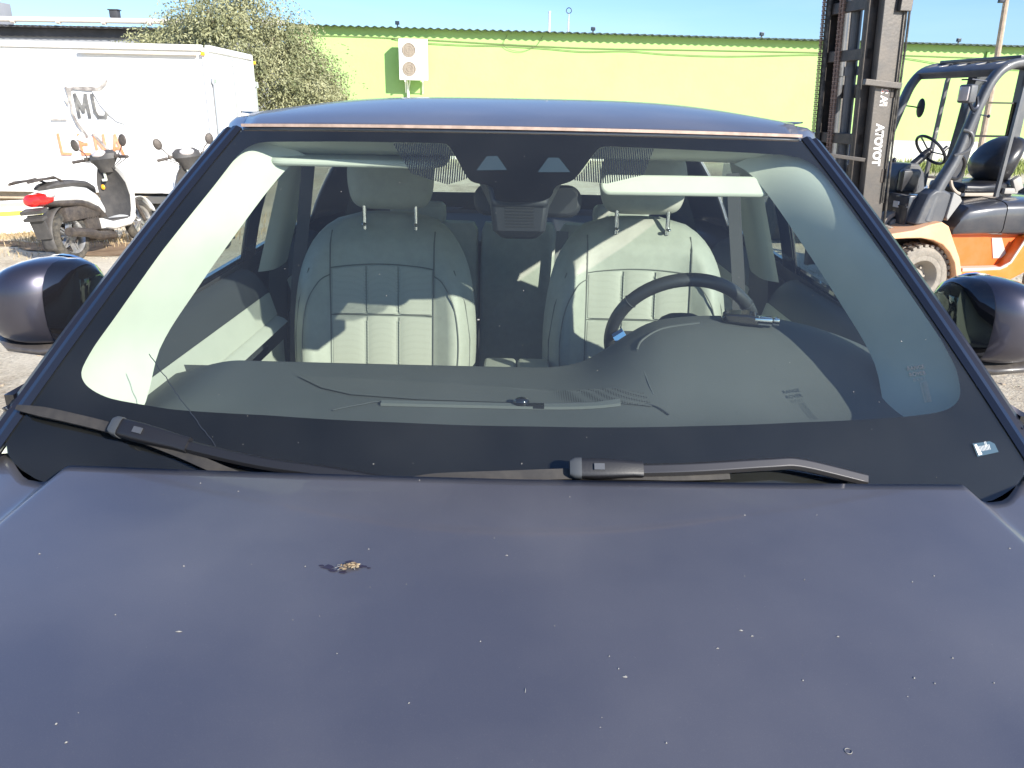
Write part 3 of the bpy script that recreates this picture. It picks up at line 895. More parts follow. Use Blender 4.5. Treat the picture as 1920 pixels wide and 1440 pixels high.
def make_scooter(label, group):
    # local +x = forward, origin at the rear wheel contact; width along y
    t = thing("scooter", label, "scooter", (0, 0, 0), 0, group)
    wheel_parts(t, 0, 0, .27, .27, .12, spokes=5)
    wheel_parts(t, 1.28, 0, .265, .265, .10, spokes=5)
    # rear body fairing: tapering tail
    b = B()
    rings = []
    for x, w, z0, z1 in ((-.36, .03, .68, .72), (-.28, .09, .655, .77), (-.10, .125, .64, .795), (.12, .145, .62, .795), (.32, .15, .58, .765), (.46, .14, .50, .69), (.54, .12, .42, .56)):
        rings.append([(x, w * math.copysign(abs(math.cos(a)) ** .6, math.cos(a)), (z0 + z1) / 2 + (z1 - z0) / 2 * math.copysign(abs(math.sin(a)) ** .7, math.sin(a))) for a in [2 * PI * k / 16 for k in range(16)]])
    b.loft(rings); obj("tail_fairing", b, MT['sc_white'], t)
    b = B(); b.loft([[(x, w * math.cos(a), zc + h * math.copysign(abs(math.sin(a)) ** .7, math.sin(a))) for a in [2 * PI * k / 14 for k in range(14)]] for x, w, zc, h in ((-.22, .08, .80, .02), (-.12, .13, .815, .04), (.15, .14, .815, .045), (.35, .14, .79, .04), (.50, .10, .73, .04), (.56, .05, .69, .03))])
    obj("seat", b, MT['sc_grey'], t)
    # luggage rack
    b = B()
    for y in (-.1, .1):
        b.tube([(.02, y, .84), (-.12, y * 1.1, .90), (-.50, y * 1.1, .87)], .012, 6)
    for x in (-.48, -.38, -.28, -.18, -.08):
        b.tube([(x, -.11, .885), (x, .11, .885)], .01, 6)
    b.box((-.26, 0, .895), (.42, .17, .012))
    obj("luggage_rack", b, MT['sc_dark'], t)
    # tail lamp
    b = B(); b.loft([[(x, w * math.cos(a), zc + h * math.sin(a)) for a in [2 * PI * k / 14 for k in range(14)]] for x, w, zc, h in ((-.415, .05, .69, .035), (-.39, .10, .69, .065), (-.30, .125, .69, .075), (-.22, .13, .69, .06))])
    obj("tail_lamp", b, MT['red_lamp'], t)
    for s_ in (-1, 1):
        b = B(); b.ball((-.24, s_ * .118, .725), (.07, .03, .028), seg=12); obj("indicator", b, MT['lens'], t)
    # rear mudguard and number plate bracket
    b = B(); b.grid(lambda u, v: (0 - .33 * math.cos(lerp(-.35, 1.45, u)) , lerp(-.075, .075, v), .27 + .335 * math.sin(lerp(-.35, 1.45, u))), 14, 3)
    b.box((-.38, 0, .42), (.02, .17, .26), rot=(0, R(-12), 0)); b.box((-.40, 0, .585), (.10, .26, .035), rot=(0, R(-15), 0))
    b.box((-.41, 0, .51), (.08, .22, .03), rot=(0, R(-15), 0))
    obj("rear_mudguard", b, MT['sc_grey'], t, solid=.006)
    # engine and gearbox along the left side, shock absorber
    b = B()
    b.sweep(smoothpath([(-.02, .12, .29), (.15, .13, .31), (.33, .12, .30), (.50, .11, .25)], 4), [(.075 * math.cos(2 * PI * k / 10), .10 * math.sin(2 * PI * k / 10)) for k in range(10)], scales=None)
    b.cyl((.46, .05, .26), (.46, .20, .26), .105, 20); b.cyl((.46, .2, .26), (.46, .215, .26), .06, 16)
    b.cyl((.0, .08, .28), (.0, .19, .28), .085, 18)
    b.box((.34, 0, .36), (.22, .18, .16), bev=.02); b.box((.60, 0, .27), (.16, .14, .10), bev=.02)
    for k in range(5): b.box((.24 + .04 * k, 0, .46), (.012, .2, .09))
    b.cyl((.50, -.05, .22), (.66, -.05, .18), .05, 12)
    obj("engine", b, MT['sc_dark'], t)
    b = B(); b.tube(smoothpath([(.55, -.1, .2), (.3, -.15, .22), (.1, -.17, .28), (-.2, -.17, .33)], 4), .05, 10); obj("exhaust", b, MT['sc_dark'], t)
    b = B()
    b.cyl((.02, .14, .30), (.10, .13, .62), .016, 8)
    for k in range(7): b.tube([(.04 + .01 * k + .032 * math.cos(a), .14 + .032 * math.sin(a), .38 + .026 * k) for a in [2 * PI * i / 12 for i in range(12)]], .007, 5, closed=True)
    obj("shock_absorber", b, MT['sc_dark'], t)
    b = B(); b.tube([(.36, .17, .22), (.22, .23, .12), (.14, .22, .15), (.05, .18, .20)], .016, 6); obj("kickstart_lever", b, MT['alloy'], t)
    # underseat dark tub, floorboard
    b = B(); b.box((.20, 0, .50), (.56, .22, .16), bev=.04); obj("frame_cover", b, MT['sc_dark'], t)
    b = B(); b.loft([[(x, w * math.copysign(abs(math.cos(a)) ** .4, math.cos(a)), zc + h * math.sin(a)) for a in [2 * PI * k / 16 for k in range(16)]] for x, w, zc, h in ((.48, .15, .34, .06), (.58, .19, .30, .055), (.86, .20, .30, .05), (1.0, .17, .36, .06))])
    obj("floorboard", b, MT['sc_white'], t)
    b = B(); b.box((.74, 0, .352), (.36, .30, .02), bev=.008); b.box((.52, 0, .46), (.05, .22, .26), rot=(0, R(-18), 0), bev=.02); obj("floor_mat", b, MT['sc_grey'], t)
    # leg shield: inner dark, outer white
    def shield(off, wmul):
        q = []
        for z, x, w in ((.33, .93, .17), (.45, .965, .19), (.60, .985, .205), (.75, .975, .195), (.86, .955, .15), (.95, .93, .09)):
            q.append([(x + off - .05 * abs(math.sin(a)) ** 2 * (1 if off < .03 else .6) + (.03 * math.cos(a) if math.cos(a) > 0 else .012 * math.cos(a)), w * wmul * math.sin(a), z) for a in [2 * PI * k / 18 for k in range(18)]])
        return q
    b = B(); b.loft(shield(0, .97)); obj("leg_shield", b, MT['sc_grey'], t)
    b = B(); b.loft(shield(.055, 1.03)); obj("front_fairing", b, MT['sc_white'], t)
    b = B(); b.ball((.925, .115, .72), (.012, .028, .032), seg=12); obj("reflector", b, MT['amber'], t)
    # front mudguard, fork
    b = B(); b.grid(lambda u, v: (1.28 + .295 * math.cos(lerp(.3, 2.6, u)), lerp(-.07, .07, v), .265 + .30 * math.sin(lerp(.3, 2.6, u))), 14, 3)
    obj("front_mudguard", b, MT['sc_white'], t, solid=.006)
    b = B()
    for y in (-.085, .085): b.cyl((1.28, y, .265), (1.12, y, .62), .022, 10)
    b.cyl((1.12, 0, .62), (.95, 0, 1.0), .03, 10)
    obj("fork", b, MT['sc_dark'], t)
    # steering head cover, handlebars, instrument
    b = B(); b.loft([[(xc + d * math.cos(a), w * math.sin(a), z) for a in [2 * PI * k / 14 for k in range(14)]] for z, xc, d, w in ((.88, .93, .06, .075), (.96, .91, .09, .11), (1.03, .905, .115, .17), (1.09, .92, .105, .165), (1.13, .94, .06, .11))])
    obj("handlebar_cover", b, MT['sc_grey'], t)
    b = B(); b.ball((.845, 0, 1.095), (.06, .09, .035), rot=(0, R(-30), 0), seg=14); obj("instrument", b, MT['lens'], t)
    b = B(); b.ball((1.01, 0, 1.03), (.04, .09, .06), seg=14); obj("headlamp", b, MT['lens'], t)
    b = B(); b.tube(smoothpath([(.84, -.34, 1.03), (.90, -.18, 1.04), (.93, 0, 1.04), (.90, .18, 1.04), (.84, .34, 1.03)], 4), .011, 8)
    for s_ in (-1, 1):
        b.cyl((.84, s_ * .36, 1.03), (.875, s_ * .24, 1.04), .018, 10); b.bar([(.90, s_ * .22, 1.04), (.93, s_ * .36, 1.02)], .012, .008)
        b.box((.89, s_ * .20, 1.05), (.05, .05, .04), bev=.01)
    obj("handlebars", b, MT['sc_dark'], t)
    for s_ in (-1, 1):
        b = B(); b.tube(smoothpath([(.90, s_ * .20, 1.06), (.92, s_ * .24, 1.12), (.90, s_ * .29, 1.17)], 4), .007, 6)
        b.ball((.89, s_ * .31, 1.215), (.014, .052, .07), rot=(R(-12) * s_, 0, 0), seg=14)
        mi = obj("mirror", b, MT['sc_dark'], t)
    for k, (ya, za) in enumerate(((-.30, 1.03), (-.22, 1.03), (.22, 1.03), (.30, 1.03))):
        b = B(); b.tube(smoothpath([(.88, ya, za), (.97, ya * .8, za - .02), (.985, ya * .4, .96), (.96, ya * .2, .90)], 5), .005, 5); obj("control_cable", b, MT['rubber'], t)
    b = B(); b.tube(smoothpath([(.10, .14, .38), (.28, .17, .42), (.44, .15, .36), (.56, .12, .30)], 5), .009, 6); b.tube(smoothpath([(.16, .15, .33), (.34, .19, .37), (.52, .16, .22)], 5), .007, 6); obj("engine_hose", b, MT['rubber'], t)
    b = B(); b.loft([[(x, w * math.copysign(abs(math.cos(a)) ** .5, math.cos(a)), zc + h * math.sin(a)) for a in [2 * PI * k / 14 for k in range(14)]] for x, w, zc, h in ((-.30, .07, .65, .02), (-.1, .12, .625, .035), (.2, .14, .60, .045), (.45, .13, .50, .06), (.56, .11, .40, .05))])
    obj("underseat_tray", b, MT['sc_dark'], t)
    b = B(); b.box((.90, .03, .87), (.02, .02, .16)); b.box((.895, .05, .80), (.015, .05, .03)); obj("bag_hook", b, MT['lining'], t)
    return t
sc1 = make_scooter("white and grey scooter with rear luggage rack and red tail lamp by the truck lettering", "scooters parked in the yard")
sc1.scale = (.95, .95, .95); sc1.location = (-4.64, 8.02, 0.0); sc1.rotation_euler = (R(-7), 0, R(82))
sc2 = copy_tree(sc1); sc2['label'] = "scooter half hidden behind the dark car's left windscreen pillar, truck doors behind it"
sc2.location = (-3.40, 8.9, 0); sc2.rotation_euler = (R(-6), 0, R(125))
sc3 = copy_tree(sc1); sc3['label'] = "dusty scooter seen through the forklift's open cab"
sc3.location = (5.0, 10.6, 0); sc3.rotation_euler = (R(4), 0, R(160))

# ------------------------------------------------------------------ parked pale car beyond
pc = thing("parked_car", "blue-grey parked hatchback mostly hidden behind the dark car and forklift mast", "car", (4.15, 9.6, 0), R(0))
b = B()
prof = [(-.0, .35), (0.0, .72), (.05, .82), (.9, .94), (1.0, .97), (1.5, 1.30), (1.7, 1.345), (2.9, 1.345), (3.5, 1.18), (3.7, .98), (3.75, .6), (3.72, .3)]
rings = []
for y, z in prof: pass
b.loft([[(x, y, z if z < .98 else z) for y, z in prof] for x in (-.80, -.79)] , cap=True)
b.bm.clear()
for (x0, x1, pts) in ((-.80, .80, [(0, .3), (0, .72), (.06, .82), (.95, .95), (3.7, .98), (3.76, .6), (3.72, .3)]),):
    b.prism(pts, 'x', x0, x1)
obj("body", b, MT['silver_car'], pc, bevel=.06)
b = B()
b.loft([[(-.74, .98, .95), (.74, .98, .95), (.74, 3.62, .98), (-.74, 3.62, .98)], [(-.58, 1.55, 1.30), (.58, 1.55, 1.30), (.58, 3.2, 1.30), (-.58, 3.2, 1.30)]])
obj("window", b, MT['gloss_black'], pc, smooth=False)
b = B(); b.box((0, 2.35, 1.315), (1.18, 1.75, .05), bev=.02); obj("roof", b, MT['silver_car'], pc)
for x in (-.76, .76):
    for y in (.75, 3.0):
        b = B(); b.lathe([(0, -.1), (.2, -.1), (.3, -.09), (.31, 0), (.3, .09), (.2, .1), (0, .1)], (x, y, .31), 'x', 28); obj("wheel", b, MT['tyre'], pc)
    b = B(); b.ball((x * .8, .02, .66), (.17, .05, .08), seg=14); obj("headlight", b, MT['lens'], pc)

# ------------------------------------------------------------------ forklift
fk = thing("forklift", "orange and charcoal forklift with tall black mast standing right of the dark car", "forklift", (3.434, 7.15, 0), R(192))
LEAN = .065
def mx(x, z): return x + (z - .4) * LEAN
def rail(b, x0, x1, y, th, z0, z1, open_in):
    """C-section upright: web in the xz plane, flanges towards open_in"""
    for zz0, zz1 in ((z0, z1),):
        def P(x, yy, z): return Vector((mx(x, z), yy, z))
        for (xa, xb, ya, yb) in ((x0, x1, y, y + th * .35 * open_in), (x0, x0 + .022, y + th * .35 * open_in, y + th * open_in), (x1 - .022, x1, y + th * .35 * open_in, y + th * open_in)):
            ya, yb = sorted((ya, yb))
            b.loft([[P(xa, ya, z), P(xb, ya, z), P(xb, yb, z), P(xa, yb, z)] for z in (zz0, zz1)])
for s_ in (1, -1):
    b = B(); rail(b, .44, .635, .395 * s_, .075, .28, 2.95, -s_)
    obj("outer_upright", b, MT['mast_face'], fk, smooth=False, bevel=.004)
    b = B(); rail(b, .55, .70, .300 * s_, .06, .25, 3.0, -s_)
    obj("inner_upright", b, MT['mast'], fk, smooth=False, bevel=.004)
for (x, z, w, h) in [(.47, z, .80, .11) for z in (.55, 1.12, 1.78, 2.62)] + [(.66, z, .60, .085) for z in (.42, 1.40, 2.05, 2.42)] + [(.74, .55, .86, .11), (.74, .95, .86, .10)]:
    b = B(); b.box((mx(x, z), 0, z), (.045, w, h)); obj("crossmember", b, MT['mast'], fk, smooth=False, bevel=.004)
for (y, x, r) in ((-.20, .58, .036), (.0, .60, .045), (.11, .545, .022)):
    b = B(); b.cyl((mx(x, .3), y, .3), (mx(x, 2.9), y, 2.9), r, 14)
    b.cyl((mx(x, 1.9), y, 1.9), (mx(x, 1.97), y, 1.97), r * 1.35, 14)
    obj("lift_cylinder", b, MT['fork_grey'], fk)
for (y, x) in ((-.295, .72), (-.11, .68), (-.055, .69)):
    b = B()
    for k in range(150):
        z = .5 + k * .0165
        b.box((mx(x, z), y, z), (.018, .022 if k % 2 else .034, .0135))
    obj("lift_chain", b, MT['rust'], fk, smooth=False)
for (y, x) in ((-.25, .70), (-.235, .70), (.155, .60)):
    b = B(); b.tube([(mx(x, z), y, z) for z in (.6, 1.2, 1.8, 2.4, 2.95)], .011, 6); obj("hose", b, MT['rubber'], fk)
b = B()
b.tube(smoothpath([(mx(.42, 2.9), .40, 2.9), (mx(.42, 2.2), .41, 2.2), (mx(.43, 1.5), .41, 1.5), (mx(.42, .9), .41, .9), (mx(.40, .62), .38, .62)], 5), .009, 6); obj("hose", b, MT['rubber'], fk); b = B()
b.tube(smoothpath([(mx(.455, 2.9), .415, 2.9), (mx(.45, 2.0), .415, 2.0), (mx(.46, .9), .412, .9)], 5), .008, 6)
obj("hose", b, MT['rubber'], fk)
b = B()
b.bar([(mx(.67, 1.24), .41, 1.245), (1.02, .30, 1.28), (1.06, -.38, 1.30)], .03, .03)
obj("guard_bar", b, MT['mast_face'], fk, smooth=False, bevel=.004); b = B()
b.box((mx(.60, 1.82), .43, 1.825), (.33, .04, .045), rot=(0, R(-4), 0))
obj("guard_bar", b, MT['mast_face'], fk, smooth=False, bevel=.004); b = B()
b.box((mx(.47, 2.42), .42, 2.44), (.10, .04, .18))
obj("guard_bar", b, MT['mast_face'], fk, smooth=False, bevel=.004)
def on_rail(u0, z0):
    # letters read upwards on the outer face of the near upright
    return lambda x, y, z: (mx(u0, z0 + x) - y * 1.0, .3965 + z, z0 + x)
def rail_text(txt, size, u0, z0, m_, bold=0.0, dy=0.0, space=1.0):
    b = textmesh(txt, size, lambda x, y, z: (mx(u0 - y, z0 + x * .80), .3965 + dy + z, z0 + x * .80), bold=bold, space=space)
    return obj("lettering", b, m_, fk, smooth=False)
rail_text("TOYOTA", .098, .585, 1.20, MT['letter_white'], bold=.0045)
rail_text("TOYOTA", .098, .585, 1.20, MT['mast_face'], bold=-.0022, dy=.002)
rail_text("FA 2", .085, .575, 1.66, MT['letter_white'], bold=.004)
rail_text("FA 2", .085, .575, 1.66, mat("red_sticker", (.55, .10, .06), .6), bold=-.0012, dy=.002)
# mast foot and tilt hook
b = B()
b.box((.48, .36, .66), (.16, .12, .12), bev=.01); b.box((.48, -.36, .66), (.16, .12, .12), bev=.01)
b.cyl((.42, .34, .66), (.42, .44, .66), .045, 16); b.cyl((.40, .40, .70), (.22, .40, .66), .016, 10, r1=.008)
obj("mast_foot", b, MT['mast_face'], fk)
b = B()
for y in (.19, .245):
    b.bar(smoothpath([(.36, y, .60), (.33, y, .72), (.25, y, .79), (.17, y, .74), (.15, y, .62)], 5), .035, .07, up=Vector((0, 1, 0)))
b.cyl((.25, .15, .70), (.25, .30, .70), .05, 16)
obj("tilt_bracket", b, mat("dusty_cast_iron", (.30, .26, .22), .8, var=.15, bump=.2), fk)
# overhead guard
pil = [(.12, .76), (.06, 1.0), (-.06, 1.25), (-.13, 1.50), (-.19, 1.70), (-.25, 1.86), (-.36, 1.975), (-.55, 2.02), (-1.0, 2.05), (-1.45, 2.05)]
for s_ in (1, -1):
    b = B(); sp_ = smoothpath([(x, .475 * s_, z) for x, z in pil], 4)
    b.sweep(sp_, [(.036 * math.copysign(abs(math.cos(a)) ** .7, math.cos(a)), .045 * math.copysign(abs(math.sin(a)) ** .7, math.sin(a))) for a in [2 * PI * k / 14 for k in range(14)]], up=Vector((0, 1, 0)), scales=[lerp(1.55, 1.0, min(1, i / 10)) for i in range(len(sp_))])
    obj("front_pillar", b, MT['fork_grey'], fk)
    b = B(); b.bar([(-.56, .45 * s_, .95), (-.60, .45 * s_, 1.9), (-.62, .44 * s_, 2.0)], .03, .03); obj("middle_pillar", b, MT['fork_grey'], fk); b = B()
    b.bar([(-1.42, .44 * s_, .95), (-1.44, .46 * s_, 2.03)], .10, .08)
    obj("rear_pillar", b, MT['fork_grey'], fk)
b = B()
b.box((-.33, 0, 1.955), (.09, .96, .07), rot=(0, R(35), 0), bev=.015)
b.box((-1.45, 0, 2.05), (.09, .96, .07), bev=.015)
for k in range(7):
    b.box((-.52 - k * .14, 0, 2.055), (.055, .93, .03), bev=.008)
for k in range(4):
    b.box((-.42, -.34 + k * .22, 2.012), (.14, .11, .02), rot=(0, R(12), 0), bev=.006)
obj("roof_guard", b, MT['fork_grey'], fk)
b = B(); b.bar([(-.50, -.05, .95), (-.56, -.05, 1.5), (-.60, -.05, 2.0)], .10, .16); obj("rear_frame", b, MT['fork_body'], fk, bevel=.01)
b = B()
b.bar([(-.86, -.46, 1.02), (-.92, -.46, 1.72), (-1.38, -.46, 1.72), (-1.38, -.46, 1.02), (-.86, -.46, 1.02)], .03, .03)
b.bar([(-.87, -.46, 1.42), (-1.38, -.46, 1.42)], .02, .02)
obj("window_frame", b, MT['gloss_black'], fk, smooth=False)
# work lamp
b = B(); b.box((-.0, .545, 1.765), (.075, .135, .14), bev=.022, seg=3); wlamp = obj("work_lamp", b, MT['fork_grey'], fk)
b = B(); b.box((.036, .55, 1.765), (.02, .105, .11), bev=.012); obj("lens", b, MT['lens'], wlamp)
b = B(); b.tube([(.04, .50, 1.87), (.03, .60, 1.87), (-.1, .60, 1.86), (-.16, .50, 1.84)], .006, 5); b.tube(smoothpath([(-.04, .54, 1.70), (-.1, .52, 1.65), (-.15, .50, 1.68), (-.13, .50, 1.75)], 4), .014, 6)
b.cyl((-.12, .50, 1.62), (-.25, .53, 1.60), .006, 6); b.ball((-.25, .53, 1.60), (.014, .014, .014), seg=8)
obj("lamp_bracket", b, MT['dark_metal'], fk)
b = B(); b.box((-.02, -.52, 1.69), (.05, .12, .13), bev=.02); b.tube([(0, -.47, 1.75), (0, -.52, 1.82), (0, -.6, 1.78)], .01, 5)
obj("work_lamp", b, MT['dark_metal'], fk)
b = B(); b.ball((-.31, -.37, 1.66), (.012, .055, .085), seg=16); b.tube([(-.2, -.46, 1.68), (-.27, -.42, 1.67), (-.31, -.37, 1.66)], .006, 5)
obj("rear_view_mirror", b, MT['dark_metal'], fk)
# grab handle
b = B(); b.tube(smoothpath([(-.07, .50, 1.49), (-.12, .53, 1.47), (-.155, .53, 1.40), (-.12, .53, 1.33), (-.03, .50, 1.29)], 5), .013, 8)
obj("grab_handle", b, MT['fork_grey'], fk)
b = B(); b.tube(smoothpath([(-.05, .48, 1.295), (-.14, .47, 1.28), (-.20, .44, 1.20), (-.17, .42, 1.10), (-.08, .40, 1.12)], 5), .016, 8)
obj("brake_lever", b, MT['seat_vinyl'], fk)
# steering wheel, column, dash console, floor plate
b = B()
c0 = Vector((-.20, .0, 1.31)); ax = Vector((-.75, 0, .66)).normalized(); sx_ = Vector((0, 1, 0)); sy_ = ax.cross(sx_)
b.tube([c0 + .155 * (sx_ * math.cos(a) + sy_ * math.sin(a)) for a in [2 * PI * k / 30 for k in range(30)]], .013, 8, closed=True)
for a in (.3, 2.4, 4.5): b.bar([c0 - ax * .02, c0 + .15 * (sx_ * math.cos(a) + sy_ * math.sin(a))], .02, .01)
b.cyl(c0 - ax * .03, c0 - ax * .34, .035, 12); b.ball(c0 - ax * .01, (.03, .03, .03), seg=10)
b.cyl(c0 + .155 * sx_, c0 + .155 * sx_ + ax * .05, .018, 10)
obj("steering_wheel", b, MT['seat_vinyl'], fk)
b = B()
b.prism([(.16, .94), (.19, 1.05), (.16, 1.14), (.09, 1.20), (-.02, 1.20), (-.09, 1.12), (-.12, 1.00), (-.13, .94)], 'y', -.34, .12)
b.box((.10, .18, 1.06), (.17, .10, .20), bev=.03)
obj("dash_console", b, MT['fork_grey'], fk, bevel=.015)
b = B(); b.box((.13, .235, 1.06), (.15, .016, .17), bev=.004); obj("console_panel", b, MT['seat_vinyl'], fk)
b = B(); b.ball((.07, -.1, 1.21), (.02, .02, .03), seg=10); b.tube([(.05, -.1, 1.19), (.0, -.1, 1.16)], .01, 6)
for y in (-.3, -.36): b.tube([(.12, y, 1.15), (.06, y, 1.27)], .008, 6); 
obj("control_lever", b, MT['seat_vinyl'], fk)
b = B(); b.box((.20, 0, .82), (.10, .84, .28), bev=.02); b.box((.255, 0, .865), (.02, .84, .012)); b.box((.0, 0, .66), (.5, .86, .05))
obj("front_cowl", b, MT['fork_body'], fk)
b = B(); b.box((.26, .28, .875), (.012, .065, .05)); obj("data_plate", b, MT['letter_white'], fk, smooth=False)
# pillar foot panel, fender
b = B()
b.prism([(.24, .73), (.155, .98), (.10, 1.02), (.02, 1.02), (-.07, .98), (-.11, .93), (-.03, .77), (.0, .715), (.06, .73)], 'y', .38, .535)
obj("pillar_foot", b, MT['fork_grey'], fk, bevel=.02)
b = B(); b.prism([(-.055, 1.0), (-.125, .965), (-.15, .93), (-.045, .765), (-.03, .80)], 'y', .36, .555); obj("handle_pocket", b, mat("light_grey_plastic", (.26, .26, .25), .6, dust=.2), fk, bevel=.006)
for s_ in (1, -1):
    b = B()
    outer = [(.56, .645), (.50, .675), (.30, .70), (.16, .745), (.05, .765), (-.02, .73), (-.10, .60), (-.19, .46), (-.25, .31), (-.245, .16), (-.235, .09)]
    inner = [(.56, .625), (.50, .630), (.36, .635), (.22, .635), (.10, .615), (.0, .575), (-.08, .51), (-.15, .42), (-.195, .30), (-.20, .18), (-.20, .09)]
    n_ = len(outer)
    for i in range(n_ - 1):
        for (ya, yb) in ((.30 * s_, .615 * s_),):
            A = [(outer[i][0], ya, outer[i][1]), (outer[i + 1][0], ya, outer[i + 1][1]), (outer[i + 1][0], yb, outer[i + 1][1]), (outer[i][0], yb, outer[i][1])]
            C = [(inner[i][0], ya, inner[i][1]), (inner[i + 1][0], ya, inner[i + 1][1]), (inner[i + 1][0], yb, inner[i + 1][1]), (inner[i][0], yb, inner[i][1])]
            b.bm.faces.new([b.bm.verts.new(p) for p in A]); b.bm.faces.new([b.bm.verts.new(p) for p in C])
            for y in (ya, yb):
                b.bm.faces.new([b.bm.verts.new(p) for p in ((outer[i][0], y, outer[i][1]), (outer[i + 1][0], y, outer[i + 1][1]), (inner[i + 1][0], y, inner[i + 1][1]), (inner[i][0], y, inner[i][1]))])
    bmesh.ops.remove_doubles(b.bm, verts=b.bm.verts, dist=1e-4)
    obj("fender", b, MT['peach'], fk, bevel=.008)
    b = B(); b.box((.1, .285 * s_, .44), (.62, .02, .40)); obj("wheel_housing", b, MT['mast'], fk, smooth=False)
# front wheels with tread lugs
for s_ in (1, -1):
    y0 = .47 * s_
    b = B()
    pr_ = [(.150, -.085), (.165, -.09), (.19, -.088), (.20, -.094), (.235, -.094), (.245, -.086), (.262, -.078), (.268, -.05), (.268, .05), (.262, .078), (.245, .086), (.235, .094), (.20, .094), (.19, .088), (.165, .09), (.150, .085), (.145, .02), (.145, -.02)]
    b.lathe(pr_, (.10, y0, .285), 'y', 44, closed=True)
    for k in range(30):
        a = 2 * PI * k / 30
        for sd_ in (-1, 1):
            a2 = a + (PI / 30 if sd_ > 0 else 0)
            b.box((.10 + .272 * math.cos(a2), y0 + sd_ * .048, .285 + .272 * math.sin(a2)), (.024, .075, .036), rot=(0, -a2, 0), bev=.003, seg=1)
    wh = obj("wheel", b, MT['ftyre'], fk)
    b = B(); b.lathe([(.152, .08 * s_), (.15, .086 * s_), (.14, .07 * s_), (.125, .03 * s_), (.10, -.01 * s_), (.07, -.02 * s_), (.06, .03 * s_), (.04, .05 * s_), (0, .05 * s_)], (.10, y0, .285), 'y', 36)
    for k in range(6):
        a = 2 * PI * k / 6; b.cyl((.10 + .085 * math.cos(a), y0 - .015 * s_, .285 + .085 * math.sin(a)), (.10 + .085 * math.cos(a), y0 + .01 * s_, .285 + .085 * math.sin(a)), .011, 8)
    obj("rim", b, mat("dusty_rim", (.30, .27, .23), .7, dust=.3), wh)
    b = B(); b.lathe([(0, -.08), (.15, -.08), (.215, -.075), (.225, 0), (.215, .075), (.15, .08), (0, .08)], (-1.35, .42 * s_, .225), 'y', 30); obj("rear_wheel", b, MT['ftyre'], fk)
# orange chassis with step well
b = B()
b.prism([(-.16, .64), (-.27, .30), (-.30, .30), (-.33, .33), (-.66, .335), (-.78, .40), (-.90, .62), (-.9, .645)], 'y', .30, .44)
obj("step_well", b, mat("orange_step", (.74, .13, .015), .45, dust=.15, scale=5), fk, smooth=False)
b = B()
b.prism([(-.22, .28), (-.30, .335), (-.67, .345), (-.75, .375), (-.885, .62), (-1.62, .62), (-1.66, .45), (-1.62, .42), (-1.55, .42), (-1.45, .47), (-1.25, .47), (-1.05, .36), (-.80, .235), (-.24, .235)], 'y', .43, .545)
b.prism([(-.22, .28), (-.30, .335), (-.67, .345), (-.75, .375), (-.885, .62), (-1.62, .62), (-1.66, .45), (-1.62, .42), (-1.55, .42), (-1.45, .47), (-1.25, .47), (-1.05, .36), (-.80, .235), (-.24, .235)], 'y', -.545, -.43)
b.box((-.9, 0, .50), (1.4, .60, .28))
obj("chassis", b, MT['orange'], fk, smooth=False, bevel=.012)
b = B(); b.box((-.50, .50, .352), (.40, .10, .012)); b.bar([(-.88, .548, .62), (-.77, .548, .40), (-.68, .548, .352), (-.30, .548, .342)], .012, .02)
obj("step_plate", b, mat("worn_step_metal", (.6, .5, .42), .6, dust=.4), fk, smooth=False)
b = B(); b.prism([(-.62, .60), (-.72, .60), (-.80, .46), (-.76, .42), (-.68, .42)], 'y', .44, .447); obj("worn_sticker", b, mat("worn_sticker", (.5, .45, .4), .7, dust=.5, scale=20), fk, smooth=False)
# engine hood and counterweight
b = B()
def ering(x, w, z0, z1, p=.32):
    zc, h = (z0 + z1) / 2, (z1 - z0) / 2
    return [(x, w * math.copysign(abs(math.cos(a)) ** p, math.cos(a)), zc + h * math.copysign(abs(math.sin(a)) ** p, math.sin(a))) for a in [2 * PI * (k + .5) / 24 for k in range(24)]]
b.loft([ering(-.17, .50, .63, .70), ering(-.20, .525, .625, .80), ering(-.27, .535, .62, .89), ering(-.50, .54, .62, .915), ering(-.62, .54, .62, .925)])
obj("side_hood", b, MT['fork_body'], fk)
b = B(); b.loft([ering(-.625, .545, .62, .93), ering(-.75, .555, .615, .935), ering(-1.1, .56, .62, .94), ering(-1.38, .56, .62, .92)])
obj("engine_hood", b, MT['fork_body'], fk)
b = B(); b.loft([ering(-1.385, .56, .40, .97), ering(-1.7, .56, .30, .99), ering(-1.92, .52, .25, .96), ering(-2.02, .44, .28, .88)])
obj("counterweight", b, MT['fork_grey'], fk)
# seat
st = thing("x", None, None); bpy.data.objects.remove(st)
b = B(); b.loft([ering(-.40, .18, .955, 1.0, .5), ering(-.44, .225, .945, 1.045, .5), ering(-.6, .235, .945, 1.04, .5), ering(-.85, .235, .945, 1.06, .5), ering(-.92, .2, .96, 1.08, .5)])
seat = obj("seat", b, MT['seat_vinyl'], fk)
b = B()
q = []
for z, x, w, d in ((1.03, -.88, .12, .06), (1.08, -.86, .21, .10), (1.18, -.85, .245, .125), (1.28, -.89, .245, .12), (1.37, -.95, .21, .10), (1.42, -1.0, .14, .07), (1.435, -1.01, .06, .03)):
    q.append([(x + d * math.copysign(abs(math.cos(a)) ** .8, math.cos(a)), w * math.copysign(abs(math.sin(a)) ** .7, math.sin(a)), z) for a in [2 * PI * k / 20 for k in range(20)]])
b.loft(q); obj("backrest", b, MT['seat_vinyl'], seat, sub=1)
b = B(); b.box((-.93, .25, 1.04), (.08, .05, .12), rot=(0, R(30), 0), bev=.01); b.box((-.88, .25, .98), (.14, .04, .05), bev=.01); obj("buckle", b, mat("grey_plastic_", (.35, .33, .3), .6), seat)
